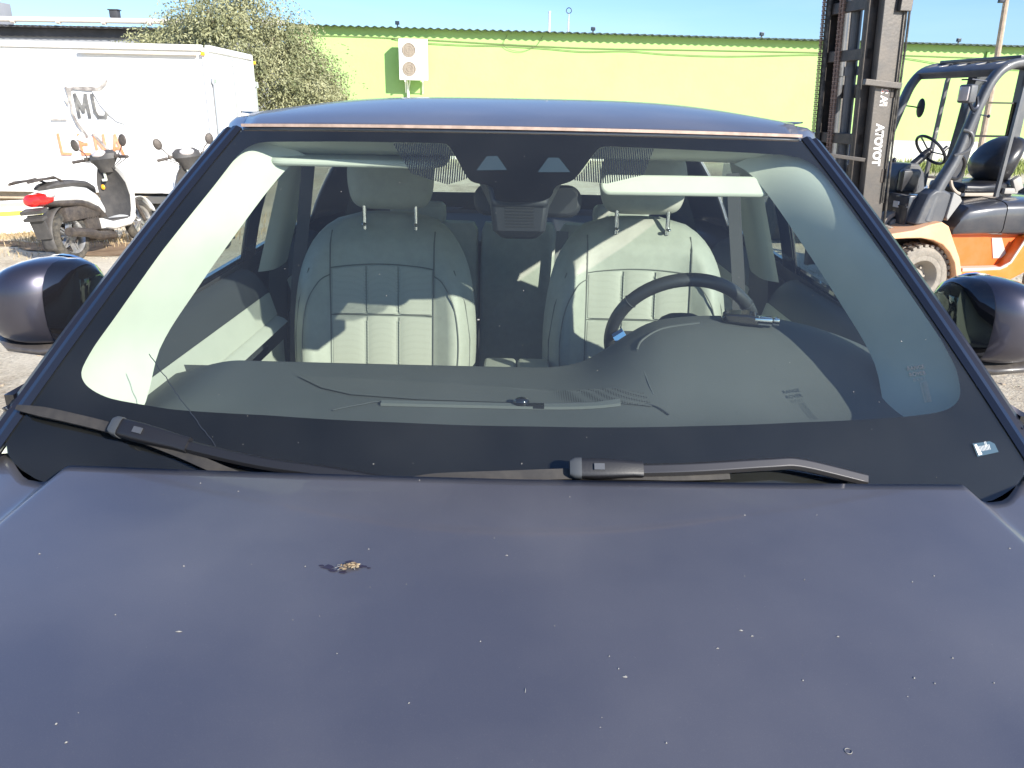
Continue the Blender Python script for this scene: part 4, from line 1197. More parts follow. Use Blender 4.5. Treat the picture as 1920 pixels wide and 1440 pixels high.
b = B(); b.box((-.68, 0, .945), (.52, .44, .03), bev=.008); b.tube(smoothpath([(-.42, .2, .95), (-.34, .24, .97), (-.27, .26, 1.02), (-.235, .26, 1.10)], 5), .015, 8)
obj("seat_base", b, mat("dusty_seat_base", (.40, .34, .28), .7, dust=.3), fk)
# ------------------------------------------------------------------ the dark car (front faces the camera)
car = thing("suv", "dark purple-grey SUV seen over its bonnet, filling the foreground", "car", (0, 0, 0))

def surf(x, v):
    y0 = 1.10 + .55 * v; k = .168 + (.27 - .168) * v
    z0 = 1.035 + .518 * v; kz = .057 + (-.019 - .057) * v
    q = 4 * v * (1 - v)
    return Vector((x, y0 + k * x * x - .012 * q, z0 + kz * x * x + .016 * q))
def snorm(x, v):
    h = 1e-3
    a = surf(x + h, v) - surf(x - h, v); c = surf(x, v + h) - surf(x, v - h)
    return a.cross(c).normalized()
def gp(x, v, off=0.0): return surf(x, v) + snorm(x, v) * off
def gw(v): return .605 + .25 * (1 - v)          # half width of the glass at v

# -- windscreen: one curved sheet; black ceramic border and dot screens printed on its inner side
def outer_outline():
    P = []
    V = [i / 40 for i in range(41)]
    P += [(-gw(v), v) for v in V]
    P += [(lerp(-gw(1), gw(1), i / 40), 1.0) for i in range(1, 40)]
    P += [(gw(v), v) for v in reversed(V)]
    P += [(.866, -.02), (.868, -.04), (.864, -.06), (.855, -.078), (.84, -.093), (.82, -.105), (.79, -.115)]
    P += [(lerp(.75, -.75, i / 40), -.12) for i in range(41)]
    P += [(-.79, -.115), (-.82, -.105), (-.84, -.093), (-.855, -.078), (-.864, -.06), (-.868, -.04), (-.866, -.02)]
    return P
OUTL = outer_outline()
CL0 = [(-0.772, 0.157), (-0.765, .132), (-0.745, 0.113), (-0.704, 0.099), (-0.583, 0.100), (-0.414, 0.118), (-0.189, 0.129), (0.03, 0.132), (0.294, 0.127), (0.476, 0.119), (0.668, 0.103), (0.735, 0.101), (.768, .112), (0.785, 0.139), (0.790, 0.201), (0.770, 0.324), (0.738, 0.457), (0.670, 0.708), (0.640, 0.83), (0.622, .885), (0.600, 0.918), (0.563, 0.935), (0.443, 0.943), (0.296, 0.950), (0.172, 0.955), (.162, .951), (0.154, 0.942), (0.114, 0.844), (.103, .824), (0.09, 0.813), (0.067, 0.803), (0.062, 0.767), (0.048, 0.752), (0.014, 0.744), (-0.035, 0.744), (-0.048, 0.755), (-0.052, 0.800), (-0.083, 0.806), (-.094, .812), (-0.103, 0.825), (-0.141, 0.937), (-.147, .948), (-0.158, 0.955), (-0.369, 0.955), (-0.546, 0.948), (-0.573, 0.930), (-0.592, 0.890), (-0.622, 0.764), (-0.689, 0.518), (-0.738, 0.312), (-.762, .22)]
def chaikin(P, n=2):
    for _ in range(n):
        Q = []
        for i in range(len(P)):
            a, c = P[i], P[(i + 1) % len(P)]
            L = math.hypot(c[0] - a[0], c[1] - a[1]); k = min(.25, .012 / L)
            Q += [(lerp(a[0], c[0], k), lerp(a[1], c[1], k)), (lerp(c[0], a[0], k), lerp(c[1], a[1], k))]
        P = Q
    return P
CL0 = chaikin(CL0)
def dense(P, d=.03, closed=True):
    out = []
    n = len(P)
    for i in range(n if closed else n - 1):
        a, c = P[i], P[(i + 1) % n]
        L = math.hypot(c[0] - a[0], (c[1] - a[1]) * .76)
        k = max(1, int(L / d))
        for j in range(k): out.append((lerp(a[0], c[0], j / k), lerp(a[1], c[1], j / k)))
    return out
def sheet(outline, holes, off, step=.05):
    O = dense(outline); H = [dense(h) for h in holes]
    pts = [Vector(p) for p in O]; edges = [(i, (i + 1) % len(O)) for i in range(len(O))]
    for h in H:
        s0 = len(pts); pts += [Vector(p) for p in h]; edges += [(s0 + i, s0 + (i + 1) % len(h)) for i in range(len(h))]
    x = -.9
    xs0, xs1 = min(p[0] for p in O), max(p[0] for p in O); v0, v1 = min(p[1] for p in O), max(p[1] for p in O)
    nx, nv = int((xs1 - xs0) / step) + 1, int((v1 - v0) / step) + 1
    for i in range(1, nx):
        for j in range(1, nv):
            p = (xs0 + (xs1 - xs0) * i / nx, v0 + (v1 - v0) * j / nv)
            if inpoly(*p, O) and not any(inpoly(*p, h) for h in H): pts.append(Vector(p))
    r = delaunay_2d_cdt(pts, edges, [], 0, 1e-6)
    b = B()
    vs = [b.bm.verts.new(gp(p.x, p.y, off)) for p in r[0]]
    for f in r[2]:
        cx = sum(r[0][i].x for i in f) / len(f); cy = sum(r[0][i].y for i in f) / len(f)
        if inpoly(cx, cy, O) and not any(inpoly(cx, cy, h) for h in H):
            b.bm.faces.new([vs[i] for i in f])
    for v in [v for v in b.bm.verts if not v.link_faces]: b.bm.verts.remove(v)
    for f in b.bm.faces:
        if f.normal.length and f.calc_center_median() is not None:
            f.normal_update()
            if f.normal.y > 0: f.normal_flip()
    return b
ws = obj("windscreen", sheet(OUTL, [], 0), MT['windscreen'], car, angle=80)
obj("ceramic_border", sheet(OUTL, [CL0], -.004), MT['frit'], ws, angle=80)
obj("dot_screen", sheet([(-0.261, 0.952), (-0.160, 0.954), (-.148, .946), (-0.101, 0.825), (-.14, .80), (-0.215, 0.837)], [], -.0045, .02), MT['dots'], ws, angle=80)
obj("dot_screen", sheet([(0.172, 0.954), (0.271, 0.950), (0.244, 0.848), (.17, .815), (0.101, 0.825), (0.119, 0.850), (.155, .942)], [], -.0045, .02), MT['dots'], ws, angle=80)
for q in ([(-0.086, 0.851), (-0.067, 0.905), (-0.046, 0.906), (-0.026, 0.855)], [(0.034, 0.849), (0.055, 0.904), (0.076, 0.904), (0.098, 0.851)]):
    obj("camera_window", sheet(q, [], -.0022, .02), mat("camera_window", (.035, .05, .065), .25), ws)
obj("sticker", sheet([(0.775, 0.014), (0.808, 0.012), (.816, .004), (0.819, -0.016), (0.778, -0.017)], [], .0012, .02), MT['sticker'], ws)
def gtext(txt, size, x0, v0, m_, nm="marking", rot=0.0, bold=0.0):
    s0 = .76
    ca, sa = math.cos(rot), math.sin(rot)
    b = textmesh(txt, size, lambda x, y, z: gp(x0 + x * ca - y * sa, v0 + (x * sa + y * ca) / s0, .0022), bold=bold)
    return obj(nm, b, m_, ws, smooth=False)
dk = mat("dark_marking", (.02, .025, .035), .6)
gtext("RANGE", .0105, .688, .212, dk, bold=.0002); gtext("ROVER", .0105, .689, .196, dk, bold=.0002)
gtext("||| || ||| |", .0075, .694, .184, dk)
for k in range(8): gtext("||| |||||||", .005, .705, .174 - k * .0065, dk)
gtext("|||||||||", .010, .782, -.004, MT['letter_white']); gtext("||", .009, .796, .005, MT['letter_white']); b = B()
b.bm.faces.new([b.bm.verts.new(gp(*p, .0024)) for p in ((.777, .010), (.781, .011), (.787, -.014), (.780, -.015))])
obj("sticker_edge", b, MT['letter_white'], ws, smooth=False)
# the long thin crack at the passenger side
b = B(); rr = random.Random(4)
b.tube([gp(lerp(-.647, -.49, t) + rr.gauss(0, .0010), lerp(.222, .03, t) + rr.gauss(0, .0010), .0008) for t in [i / 26 for i in range(27)]], .0008, 5)
obj("crack", b, dk, ws)
# top seam strip between glass and roof, side mouldings
b = B(); b.bar([gp(lerp(-.60, .60, i / 30), 1.008, .004) for i in range(31)], .010, .006)
obj("header_moulding", b, mat("dusty_rubber_seal", (.42, .31, .25), .85, var=.2, scale=40), ws)
for s_ in (-1, 1):
    b = B()
    ring = []
    for i in range(31):
        v = lerp(-.13, 1.0, i / 30); x = s_ * gw(v)
        n_ = snorm(x, v); out = Vector((s_, .25, 0)).normalized()
        e = surf(x, v)
        ring.append([e - out * .004 + n_ * .002, e + out * .006 + n_ * .008, e + out * .016 + n_ * .006, e + out * .018 - n_ * .02, e - n_ * .01])
    b.loft(ring); obj("screen_moulding", b, MT['gloss_black'], ws)
    b = B()
    ring = []
    for i in range(31):
        v = lerp(-.13, 1.0, i / 30); x = s_ * gw(v)
        n_ = snorm(x, v); out = Vector((s_, .25, 0)).normalized()
        e = surf(x, v)
        ring.append([e + out * .020 + n_ * .001, e + out * .030 + n_ * .004, e + out * .044 - n_ * .003, e + out * .058 - n_ * .028 + Vector((0, .02, 0)), e + out * .050 - n_ * .07, e + out * .02 - n_ * .05])
    b.loft(ring); obj("windscreen_pillar", b, MT['pillar_paint'], car)

# -- bonnet
YR = [(0, 1.070), (.40, 1.078), (.70, 1.092), (.745, 1.094), (.78, 1.105), (.82, 1.145), (.88, 1.22), (.945, 1.34)]
CROSS = [(0, .004), (.35, .003), (.60, .001), (.692, .000), (.700, -.001), (.706, -.004), (.720, -.0155), (.735, -.027), (.742, -.0305), (.755, -.032), (.82, -.034), (.88, -.044), (.92, -.065), (.945, -.11)]
ZC = [(-.24, .78), (-.20, .84), (-.10, .905), (.1, .968), (.4, 1.022), (.7, 1.045), (.9, 1.052), (1.09, 1.058), (1.4, 1.063)]
XS = sorted(set([0, .1, .2, .3, .4, .5, .58, .64, .67, .685, .692, .697, .700, .703, .706, .71, .715, .72, .7275, .735, .7385, .742, .748, .755, .775, .79, .81, .83, .85, .87, .89, .905, .92, .93, .938, .945]))
def hood_z(x, y):
    q = abs(x) + 0.0
    taper = lerp(1.0, .985, 0)
    return ctable(ZC, y) + ctable(CROSS, q)
def hood_sheet(xs, y0f, y1f, n):
    b = B()
    V = [[b.bm.verts.new((x, lerp(y0f(x), y1f(x), j / n), hood_z(x, lerp(y0f(x), y1f(x), j / n)))) for j in range(n + 1)] for x in xs]
    for i in range(len(xs) - 1):
        for j in range(n): b.bm.faces.new((V[i][j], V[i + 1][j], V[i + 1][j + 1], V[i][j + 1]))
    return b
nose = lambda x: -.24 + .20 * (abs(x) / .945) ** 3
XA = [-x for x in reversed(XS)] + XS[1:]
hood = obj("bonnet", hood_sheet(XA, nose, lambda x: ctable(YR, abs(x)), 60), MT['paint'], car, angle=70, solid=.012)

# -- cowl below the wipers, firewall and underside
b = B()
b.grid(lambda u, v: (lerp(-.84, .84, u), lerp(1.04, 1.20, v) + .1 * abs(lerp(-.84, .84, u)) ** 2, .972 + .03 * v - .01), 20, 4)
obj("cowl", b, MT['trim_black'], car)
b = B(); b.box((0, 1.16, .66), (1.66, .04, .60)); b.box((0, 2.2, .26), (1.70, 4.1, .06)); b.box((0, .5, .33), (1.3, 1.4, .1))
obj("floor_pan", b, MT['interior_dark'], car, smooth=False)

# -- body sides with wheel arches
WY = (.55, 3.25)
def side_surface(s_):
    prof = [(.945, None), (.955, .85), (.965, .74), (.955, .60), (.945, .46), (.93, .36), (.90, .27)]
    ys = [-.04 + i * .055 for i in range(78)]
    b = B()
    V = []
    for y in ys:
        top = hood_z(.945, y) if y < 1.33 else lerp(hood_z(.945, 1.33), 1.09, sstep(1.33, 3.9, y)) + .01 * sstep(1.3, 1.5, y)
        end = sstep(3.6, 4.25, y); fr = 1 - sstep(-.05, .35, y)
        col_ = []
        zz = [top, lerp(top, .74, .5), .74, .68, .62, .56, .50, .44, .38, .33, .27]
        for z in zz:
            w = ctable([(.27, .90), (.36, .925), (.46, .945), (.60, .958), (.74, .968), (.86, .958), (1.2, .945 - .0)], z) if z < top else .945
            w -= .16 * end + .06 * fr
            if z == top: w = .945 - .16 * end - .045 * fr * 0
            col_.append(b.bm.verts.new((s_ * w, y, z)))
        V.append(col_)
    for i in range(len(V) - 1):
        for j in range(len(V[0]) - 1):
            c = [V[i][j], V[i + 1][j], V[i + 1][j + 1], V[i][j + 1]]
            cy = sum(v.co.y for v in c) / 4; cz = sum(v.co.z for v in c) / 4
            if any(math.hypot(cy - wy, cz - .35) < .40 for wy in WY): continue
            b.bm.faces.new(c)
    return b
for s_ in (-1, 1):
    obj("body_side", side_surface(s_), MT['paint'], car, solid=.01)
    for wy in WY:
        b = B(); b.lathe([(.40, .60), (.40, .955), (.435, .965), (.435, .93)], (0, wy, .35), 'x', 40)
        for v in b.bm.verts: v.co.x *= s_
        bmesh.ops.delete(b.bm, geom=[f for f in b.bm.faces if f.calc_center_median().z < .27], context='FACES')
        obj("wheel_arch", b, MT['trim_black'], car)
        b = B()
        x0 = .83 * s_
        b.lathe([(.26, -.11), (.33, -.115), (.355, -.09), (.365, -.03), (.365, .03), (.355, .09), (.33, .115), (.26, .11)], (x0, wy, .365), 'x', 44, closed=True)
        wh = obj("wheel", b, MT['tyre'], car)
        b = B(); b.lathe([(.26, .10 * s_), (.25, .07 * s_), (.24, -.06 * s_), (.26, -.1 * s_)], (x0, wy, .365), 'x', 40)
        for k in range(10):
            a = 2 * PI * k / 10
            b.bar([(x0 + .06 * s_, wy + .05 * math.cos(a), .365 + .05 * math.sin(a)), (x0 + .09 * s_, wy + .25 * math.cos(a), .365 + .25 * math.sin(a))], .035, .03, up=Vector((1, 0, 0)))
        b.cyl((x0 + .03 * s_, wy, .365), (x0 + .08 * s_, wy, .365), .06, 20)
        obj("rim", b, MT['alloy'], wh)
# -- nose: bumper, grille, headlights
b = B()
def nosef(u, v):
    x = lerp(-.945, .945, u); y = nose(x)
    z = lerp(hood_z(x, y) - .005, .24, v)
    w = math.sin(v * PI) ** .5 * .05
    return (x * (1 - .02 * v), y - w * (1 - (abs(x) / .945) ** 4) + .10 * sstep(.8, 1, v), z)
b.grid(nosef, 40, 16); obj("front_bumper", b, MT['paint'], car, solid=.01)
b = B(); b.box((0, -.285, .68), (.98, .03, .13), bev=.012)
for k in range(5): b.box((0, -.303, .635 + k * .022), (.94, .012, .008))
obj("grille", b, MT['gloss_black'], car)
b = B(); b.box((0, -.27, .40), (1.1, .06, .14), bev=.02); obj("air_intake", b, MT['trim_black'], car)
for s_ in (-1, 1):
    b = B(); b.loft([[(s_ * .50, -.285, .65), (s_ * .50, -.285, .74), (s_ * .50, -.22, .74), (s_ * .50, -.22, .65)], [(s_ * .72, -.235, .65), (s_ * .72, -.235, .76), (s_ * .72, -.17, .76), (s_ * .72, -.17, .65)], [(s_ * .93, -.07, .68), (s_ * .93, -.07, .77), (s_ * .90, -.03, .77), (s_ * .90, -.03, .68)]])
    obj("headlight", b, MT['lens'], car, smooth=False, bevel=.008)

# -- roof
RW = [(1.65, .60), (1.75, .622), (2.0, .683), (2.25, .716), (2.8, .715), (3.4, .67), (3.9, .60), (4.05, .56)]
RZ = [(1.65, 1.555), (1.80, 1.585), (2.05, 1.612), (2.35, 1.624), (2.8, 1.618), (3.3, 1.59), (3.9, 1.53), (4.05, 1.50)]
def roof(u, v):
    t = lerp(-1, 1, u); y = lerp(1.655, 4.03, v)
    w = ctable(RW, y)
    x = t * w
    y2 = y + (.27 * x * x * (1 - v) ** 2)
    drop = lerp(.008, .053, sstep(1.65, 2.3, y)) * abs(t) ** 3.6
    return (x, y2, ctable(RZ, y) - drop)
b = B(); b.grid(roof, 40, 60); obj("roof", b, MT['paint'], car, solid=.012)
def lroof(u, v):
    p = Vector(roof(u, lerp(.055, .97, v))); t = abs(lerp(-1, 1, u))
    return (p.x * .97, p.y, p.z - .030 - .006 * t ** 3)
b = B(); b.grid(lroof, 24, 30); obj("headliner", b, MT['lining'], car)
for s_ in (-1, 1):
    # cant rail below the roof edge, black ditch strip on top
    b = B()
    ring = []
    for i in range(34):
        y = lerp(1.745, 4.0, (i / 33) ** 1.3); w = ctable(RW, y); z = roof(1, (y - 1.655) / 2.375)[2]; k = sstep(1.60, 2.15, y)
        z = lerp(1.547, z, sstep(1.72, 2.0, y)); w = lerp(.612, w, sstep(1.74, 2.0, y))
        ring.append([Vector((s_ * (w - .01), y, z - .006)), Vector((s_ * (w + .016), y, z - .010)), Vector((s_ * (w + .030 + .005 * k), y, z - .022)), Vector((s_ * (w + .042), y, z - .030 - .012 * k)), Vector((s_ * (w - .0), y, z - .03 - .008 * k))])
    b.loft(ring); obj("cant_rail", b, MT['paint'], car)
    b = B(); b.bar([(s_ * (ctable(RW, y) + .002), y, roof(1, (y - 1.655) / 2.375)[2] + .002) for y in [lerp(2.0, 3.9, i / 24) for i in range(25)]], .018, .016, scales=[lerp(.2, 1, min(1, i / 6)) for i in range(25)]); obj("roof_strip", b, MT['gloss_black'], car)

# -- greenhouse: side windows and pillars on a common surface
def belt(y): return (.905 - .02 * (1 - sstep(1.3, 1.9, y)) - .16 * sstep(3.4, 4.1, y), 1.095 + .03 * sstep(1.3, 3.6, y))
def railp(y):
    if y < 1.80:
        v = max(0, (y - 1.23) / .53); v = min(1, v)
        return (gw(v) + .025, 1.06 + (1.47 - 1.06) * v)
    return (ctable(RW, y) + .035, ctable(RZ, y) - .115)
def gh(s_, y, t, ins=0.0):
    a, c = belt(y), railp(y)
    x = lerp(a[0], c[0], t) + .02 * math.sin(PI * t) * sstep(1.4, 2.2, y) - ins
    return Vector((s_ * x, y, lerp(a[1], c[1], t)))
def gpanel(s_, y0, y1, m_, nm, par=None, solid=0, ins=0, t0=0, t1=1, slant=0):
    b = B(); b.grid(lambda u, v: gh(s_, lerp(y0, y1, u) - slant * v, lerp(t0, t1, v), ins), 16, 8)
    return obj(nm, b, m_, par or car, solid=solid)
for s_ in (-1, 1):
    gpanel(s_, 1.31, 2.50, MT['side_glass'], "side_window")
    gpanel(s_, 2.60, 3.38, MT['side_glass'], "side_window")
    gpanel(s_, 2.49, 2.61, MT['gloss_black'], "centre_pillar", solid=.01)
    gpanel(s_, 3.37, 4.02, MT['paint'], "rear_pillar", solid=.01)
    gpanel(s_, 1.24, 1.315, MT['gloss_black'], "quarter_trim", solid=.008)
    b = B(); b.bar([gh(s_, lerp(1.26, 3.5, i / 20), 0, -.004) + Vector((0, 0, .004)) for i in range(21)], .016, .02); obj("belt_moulding", b, MT['gloss_black'], car)
    # shoulder between belt and body side
    b = B(); b.grid(lambda u, v: (lambda y: Vector((s_ * lerp(belt(y)[0] - .01, .945 - .16 * sstep(3.6, 4.25, y), v), y, lerp(belt(y)[1], (lerp(hood_z(.945, 1.33), 1.09, sstep(1.33, 3.9, y)) + .01 * sstep(1.3, 1.5, y) - .002), v))))(lerp(1.24, 4.1, u)), 40, 4)
    obj("shoulder", b, MT['paint'], car)
    # door shut lines
    for y in (1.36, 2.55, 3.34):
        b = B(); b.bar([(s_ * w, y, z) for w, z in ((.956, 1.0), (.962, .86), (.970, .74), (.961, .60), (.948, .46), (.93, .36))], .005, .006, up=Vector((0, 1, 0))); obj("shut_line", b, MT['gloss_black'], car)
    for y in (2.35, 3.2):
        b = B(); b.box((s_ * .975, y - .05, .84), (.012, .20, .026), bev=.005); obj("door_handle", b, MT['paint'], car)

# -- tail
b = B()
def tail(u, v):
    x = lerp(-.80, .80, u); return (x, 4.12 + .06 * (1 - (x / .8) ** 2) - .02 * v, lerp(.27, 1.10, v))
b.grid(tail, 20, 10); obj("tailgate", b, MT['paint'], car, solid=.01)
for x0, x1 in ((-.86, -.80), (.80, .86)):
    pass
b = B()
def rwin(u, v):
    w = lerp(.72, .56, v); x = lerp(-w, w, u)
    return (x, lerp(4.12, 3.94, v) + .04 * (1 - (x / w) ** 2), lerp(1.17, 1.43, v))
b.grid(rwin, 16, 6); obj("rear_window", b, MT['side_glass'], car)
b = B()
b.grid(lambda u, v: (lerp(-.76, .76, u), 4.12 + .04 * (1 - lerp(-1, 1, u) ** 2), lerp(1.09, 1.175, v)), 12, 2)
b.grid(lambda u, v: (lerp(-.60, .60, u), lerp(3.94, 4.02, v), lerp(1.42, 1.50, v)), 12, 2)
for s_ in (-1, 1):
    b.grid(lambda u, v: (s_ * lerp(lerp(.70, .55, v), lerp(.80, .63, v), u), lerp(4.12, 3.92, v), lerp(1.09, 1.48, v)), 2, 6)
obj("rear_surround", b, MT['interior_dark'], car, solid=.012)
for s_ in (-1, 1):
    b = B(); b.box((s_ * .70, 4.15, .95), (.24, .05, .10), bev=.015); obj("tail_light", b, MT['red_lamp'], car)

# -- wipers
def gpath(pts, off, sm=6):
    sp_ = smoothpath([(x, v, off if not isinstance(off, list) else off[i]) for i, (x, v) in enumerate(pts)], sm)
    return [gp(q.x, q.y, q.z) for q in sp_]
def wiper(blade_pts, arm_pts, head, m_arm):
    w = bpy.data.objects.new("wiper", None); col.objects.link(w); w.parent = car
    b = B()
    bp_ = gpath(blade_pts, .012)
    gn = snorm(0, 0); b.bar(bp_, .004, .016, up=gn); b.bar([p + gn * .009 for p in bp_], .017, .009, up=gn, scales=[lerp(.5, 1, min(1, i / 4, (len(bp_) - 1 - i) / 4)) for i in range(len(bp_))])
    obj("wiper_blade", b, MT['blade'], w)
    b = B(); ap = gpath(arm_pts, [.030, .034, .036, .034, .026][:len(arm_pts)] if len(arm_pts) <= 5 else .03)
    b.sweep(ap, [(-.0095, -.006), (.0095, -.006), (.010, .0), (.006, .006), (-.006, .006), (-.010, 0)], up=snorm(0, 0))
    obj("wiper_arm", b, m_arm, w, bevel=.001)
    # connector head: tapered cover with a clip
    b = B()
    A, C = gp(*head[0], .030), gp(*head[1], .032)
    d = (C - A).normalized(); n_ = snorm(*head[0]); sdv = d.cross(n_).normalized()
    L = (C - A).length
    ring = []
    for t, hw, hh in ((0, .010, .006), (.06, .015, .011), (.35, .016, .012), (.7, .014, .011), (.85, .0125, .009), (1.0, .0125, .007)):
        c = A + d * L * t
        ring.append([c + sdv * hw * math.copysign(abs(math.cos(a)) ** .45, math.cos(a)) + n_ * hh * math.copysign(abs(math.sin(a)) ** .45, math.sin(a)) for a in [2 * PI * (k + .5) / 16 for k in range(16)]])
    b.loft(ring); obj("connector", b, MT['wiper_black'], w)
    b = B(); c = A + d * .006
    ring = []
    for t, k_ in ((-.008, .75), (.0, 1.0), (.010, 1.02)):
        cc = A + d * (t + .002); ring.append([cc + sdv * .0165 * k_ * math.copysign(abs(math.cos(a)) ** .45, math.cos(a)) + n_ * .0125 * k_ * math.copysign(abs(math.sin(a)) ** .45, math.sin(a)) for a in [2 * PI * (k + .5) / 16 for k in range(16)]])
    b.loft(ring); obj("end_cap", b, mat("grey_cap", (.055, .06, .065), .5), w)
    b = B(); cc = A + d * (L * .36) + n_ * .0125
    b.loft([[cc + d * x * .008 + sdv * y * .005 + n_ * z for x, y in ((-1, -1), (1, -1), (1, 1), (-1, 1))] for z in (0, .0025)])
    obj("clip", b, mat("grey_clip", (.06, .065, .075), .5), w)
    return w
wiper([(-0.849, 0.022), (-0.76, 0.027), (-0.648, 0.022), (-.55, .002), (-.45, -.03), (-.3, -.07)],
      [(-.535, .013), (-0.40, -.002), (-0.276, -0.008), (-0.172, -0.022), (-.05, -.06)], [(-.652, .026), (-.520, .013)], MT['wiper_black'])
wiper([(-.22, -.03), (-.16, -.010), (-0.113, 0.002), (-0.011, 0.012), (0.095, 0.018), (.2, .014), (.34, .002)],
      [(.185, .022), (.27, .019), (.40, .017), (.455, .010), (.56, -.035)], [(.092, .027), (.200, .022)], MT['wiper_metal'])

# -- mirrors
def side_mirror(s_):
    m = bpy.data.objects.new("side_mirror", None); col.objects.link(m); m.parent = car
    cx, cy, cz = s_ * 1.018, 1.60, 1.195
    # painted cap: rounded shell, wide and blunt towards the camera, tall inner end, tapering outward
    b = B(); ring = []
    for t, y0, dy, z0, z1 in ((-.085, .0, .055, 1.125, 1.262), (-.075, -.03, .07, 1.115, 1.277), (-.045, -.052, .085, 1.110, 1.288), (.0, -.060, .095, 1.110, 1.286), (.045, -.050, .095, 1.113, 1.270), (.085, -.022, .085, 1.125, 1.243), (.108, .015, .06, 1.145, 1.215), (.118, .04, .03, 1.165, 1.195)):
        zc, h = (z0 + z1) / 2, (z1 - z0) / 2
        ring.append([(cx + s_ * t, cy + y0 + dy * .55 + dy * math.copysign(abs(math.cos(a)) ** .62, math.cos(a)), zc + h * math.copysign(abs(math.sin(a)) ** .66, math.sin(a))) for a in [2 * PI * k / 24 for k in range(24)]])
    b.loft(ring); obj("mirror_cap", b, MT['mirror_paint'], m, sub=1, angle=60)
    b = B(); ring = []
    for t, y0, dy, z0, z1 in ((-.108, .02, .045, 1.12, 1.235), (-.098, -.012, .066, 1.103, 1.268), (-.080, -.030, .078, 1.100, 1.281), (-.060, -.048, .086, 1.101, 1.283)):
        zc, h = (z0 + z1) / 2, (z1 - z0) / 2
        ring.append([(cx + s_ * t, cy + y0 + .002 + dy * .55 + dy * math.copysign(abs(math.cos(a)) ** .75, math.cos(a)), zc + h * math.copysign(abs(math.sin(a)) ** .8, math.sin(a))) for a in [2 * PI * k / 24 for k in range(24)]])
    b.loft(ring); obj("mirror_inner_cover", b, MT['gloss_black'], m, angle=60)
    b = B(); ring = []
    for t, y0, dy, z0, z1 in ((-.13, .03, .03, 1.085, 1.112), (-.09, .0, .055, 1.078, 1.118), (-.02, -.030, .08, 1.078, 1.118), (.05, -.028, .08, 1.086, 1.122), (.09, -.005, .06, 1.105, 1.135), (.105, .02, .03, 1.125, 1.145)):
        zc, h = (z0 + z1) / 2, (z1 - z0) / 2
        ring.append([(cx + s_ * t, cy + y0 + dy * .55 + dy * math.cos(a), zc + h * math.sin(a)) for a in [2 * PI * k / 20 for k in range(20)]])
    b.loft(ring); obj("mirror_base_cover", b, mat("dull_mirror_plastic", (.05, .045, .045), .35, coat=.4, dust=.25, scale=12), m, angle=60)
    b = B(); b.loft([[(s_ * .90, 1.60, 1.085), (s_ * .90, 1.68, 1.085), (s_ * .90, 1.68, 1.112), (s_ * .90, 1.60, 1.112)], [(s_ * .965, 1.60, 1.085), (s_ * .965, 1.66, 1.085), (s_ * .965, 1.66, 1.11), (s_ * .965, 1.60, 1.11)]])
    obj("mirror_arm", b, MT['gloss_black'], m, bevel=.005)
    b = B(); b.loft([[(cx + s_ * (.01 + .085 * math.cos(a)), y, 1.20 + .07 * math.sin(a)) for a in [2 * PI * k / 24 for k in range(24)]] for y in (cy + .120, cy + .132)])
    obj("mirror_glass", b, MT['mirror_glass'], m, angle=50)
    return m
side_mirror(-1); side_mirror(1)

# ------------------------------------------------------------------ interior
HUMP = [(-.82, 0), (.02, 0), (.10, .004), (.155, .018), (.20, .045), (.25, .082), (.30, .112), (.36, .126), (.45, .132), (.58, .126), (.65, .108), (.72, .080), (.79, .050), (.85, .026), (.9, .012), (.96, 0)]
def dash_z(x, y):
    r = sstep(1.36, 1.67, y)
    hump = ctable(HUMP, x) * (.05 + .95 * r) * (1 if x > 0 else 0)
    ends = -.045 * sstep(.64, .86, abs(x)) if x < 0 else 0
    base = 1.012 + .02 * sstep(1.15, 1.5, y) + .020 * sstep(.55, .80, x)
    return base + hump + ends - .03 * sstep(1.70, 1.76, y)
b = B()
b.grid(lambda u, v: (lambda x: (lambda y: (x, y + .02 * x * x, dash_z(x, y)))(lerp(1.15 + .13 * x * x, 1.76, v)))(lerp(-.86, .93, u)), 110, 60)
dash = obj("dashboard", b, MT['dash'], car, angle=70)
b = B(); b.grid(lambda u, v: (lerp(-.84, .86, u), 1.765 - .05 * v, lerp(1.0, .55, v)), 10, 4); obj("dashboard_front", b, MT['interior_dark'], car)
# speaker / demister mesh and long vent strip near the glass
def dp(x, y, o=.003): return Vector((x, y + .02 * x * x, dash_z(x, y) + o))
b = B()
outl = [(-.48, 1.595), (-.41, 1.525), (-.34, 1.490), (-.2, 1.472), (-.05, 1.468), (.10, 1.462), (.20, 1.450), (.27, 1.425), (.26, 1.465), (.20, 1.505), (.10, 1.535), (-.05, 1.560), (-.22, 1.580), (-.36, 1.592)]
r_ = delaunay_2d_cdt([Vector(p) for p in outl] + [Vector((-.45 + .02 * i, 1.43 + .013 * j)) for i in range(38) for j in range(12) if inpoly(-.45 + .02 * i, 1.43 + .013 * j, outl)], [(i, (i + 1) % len(outl)) for i in range(len(outl))], [], 1, 1e-6)
vs = [b.bm.verts.new(dp(p.x, p.y, .0035)) for p in r_[0]]
for f in r_[2]: b.bm.faces.new([vs[i] for i in f])
mm_ = mat("speaker_mesh", (.05, .052, .052), .7)
n_, l_ = mm_.node_tree.nodes, mm_.node_tree.links
vo = n_.new("ShaderNodeTexVoronoi"); vo.inputs['Scale'].default_value = 210; vo.inputs['Randomness'].default_value = 0.0
tcn = n_.new("ShaderNodeTexCoord"); l_.new(tcn.outputs['Object'], vo.inputs['Vector'])
rp_ = n_.new("ShaderNodeValToRGB"); rp_.color_ramp.elements[0].position = .25; rp_.color_ramp.elements[0].color = (.006, .006, .006, 1)
rp_.color_ramp.elements[1].position = .45; rp_.color_ramp.elements[1].color = (.085, .09, .088, 1)
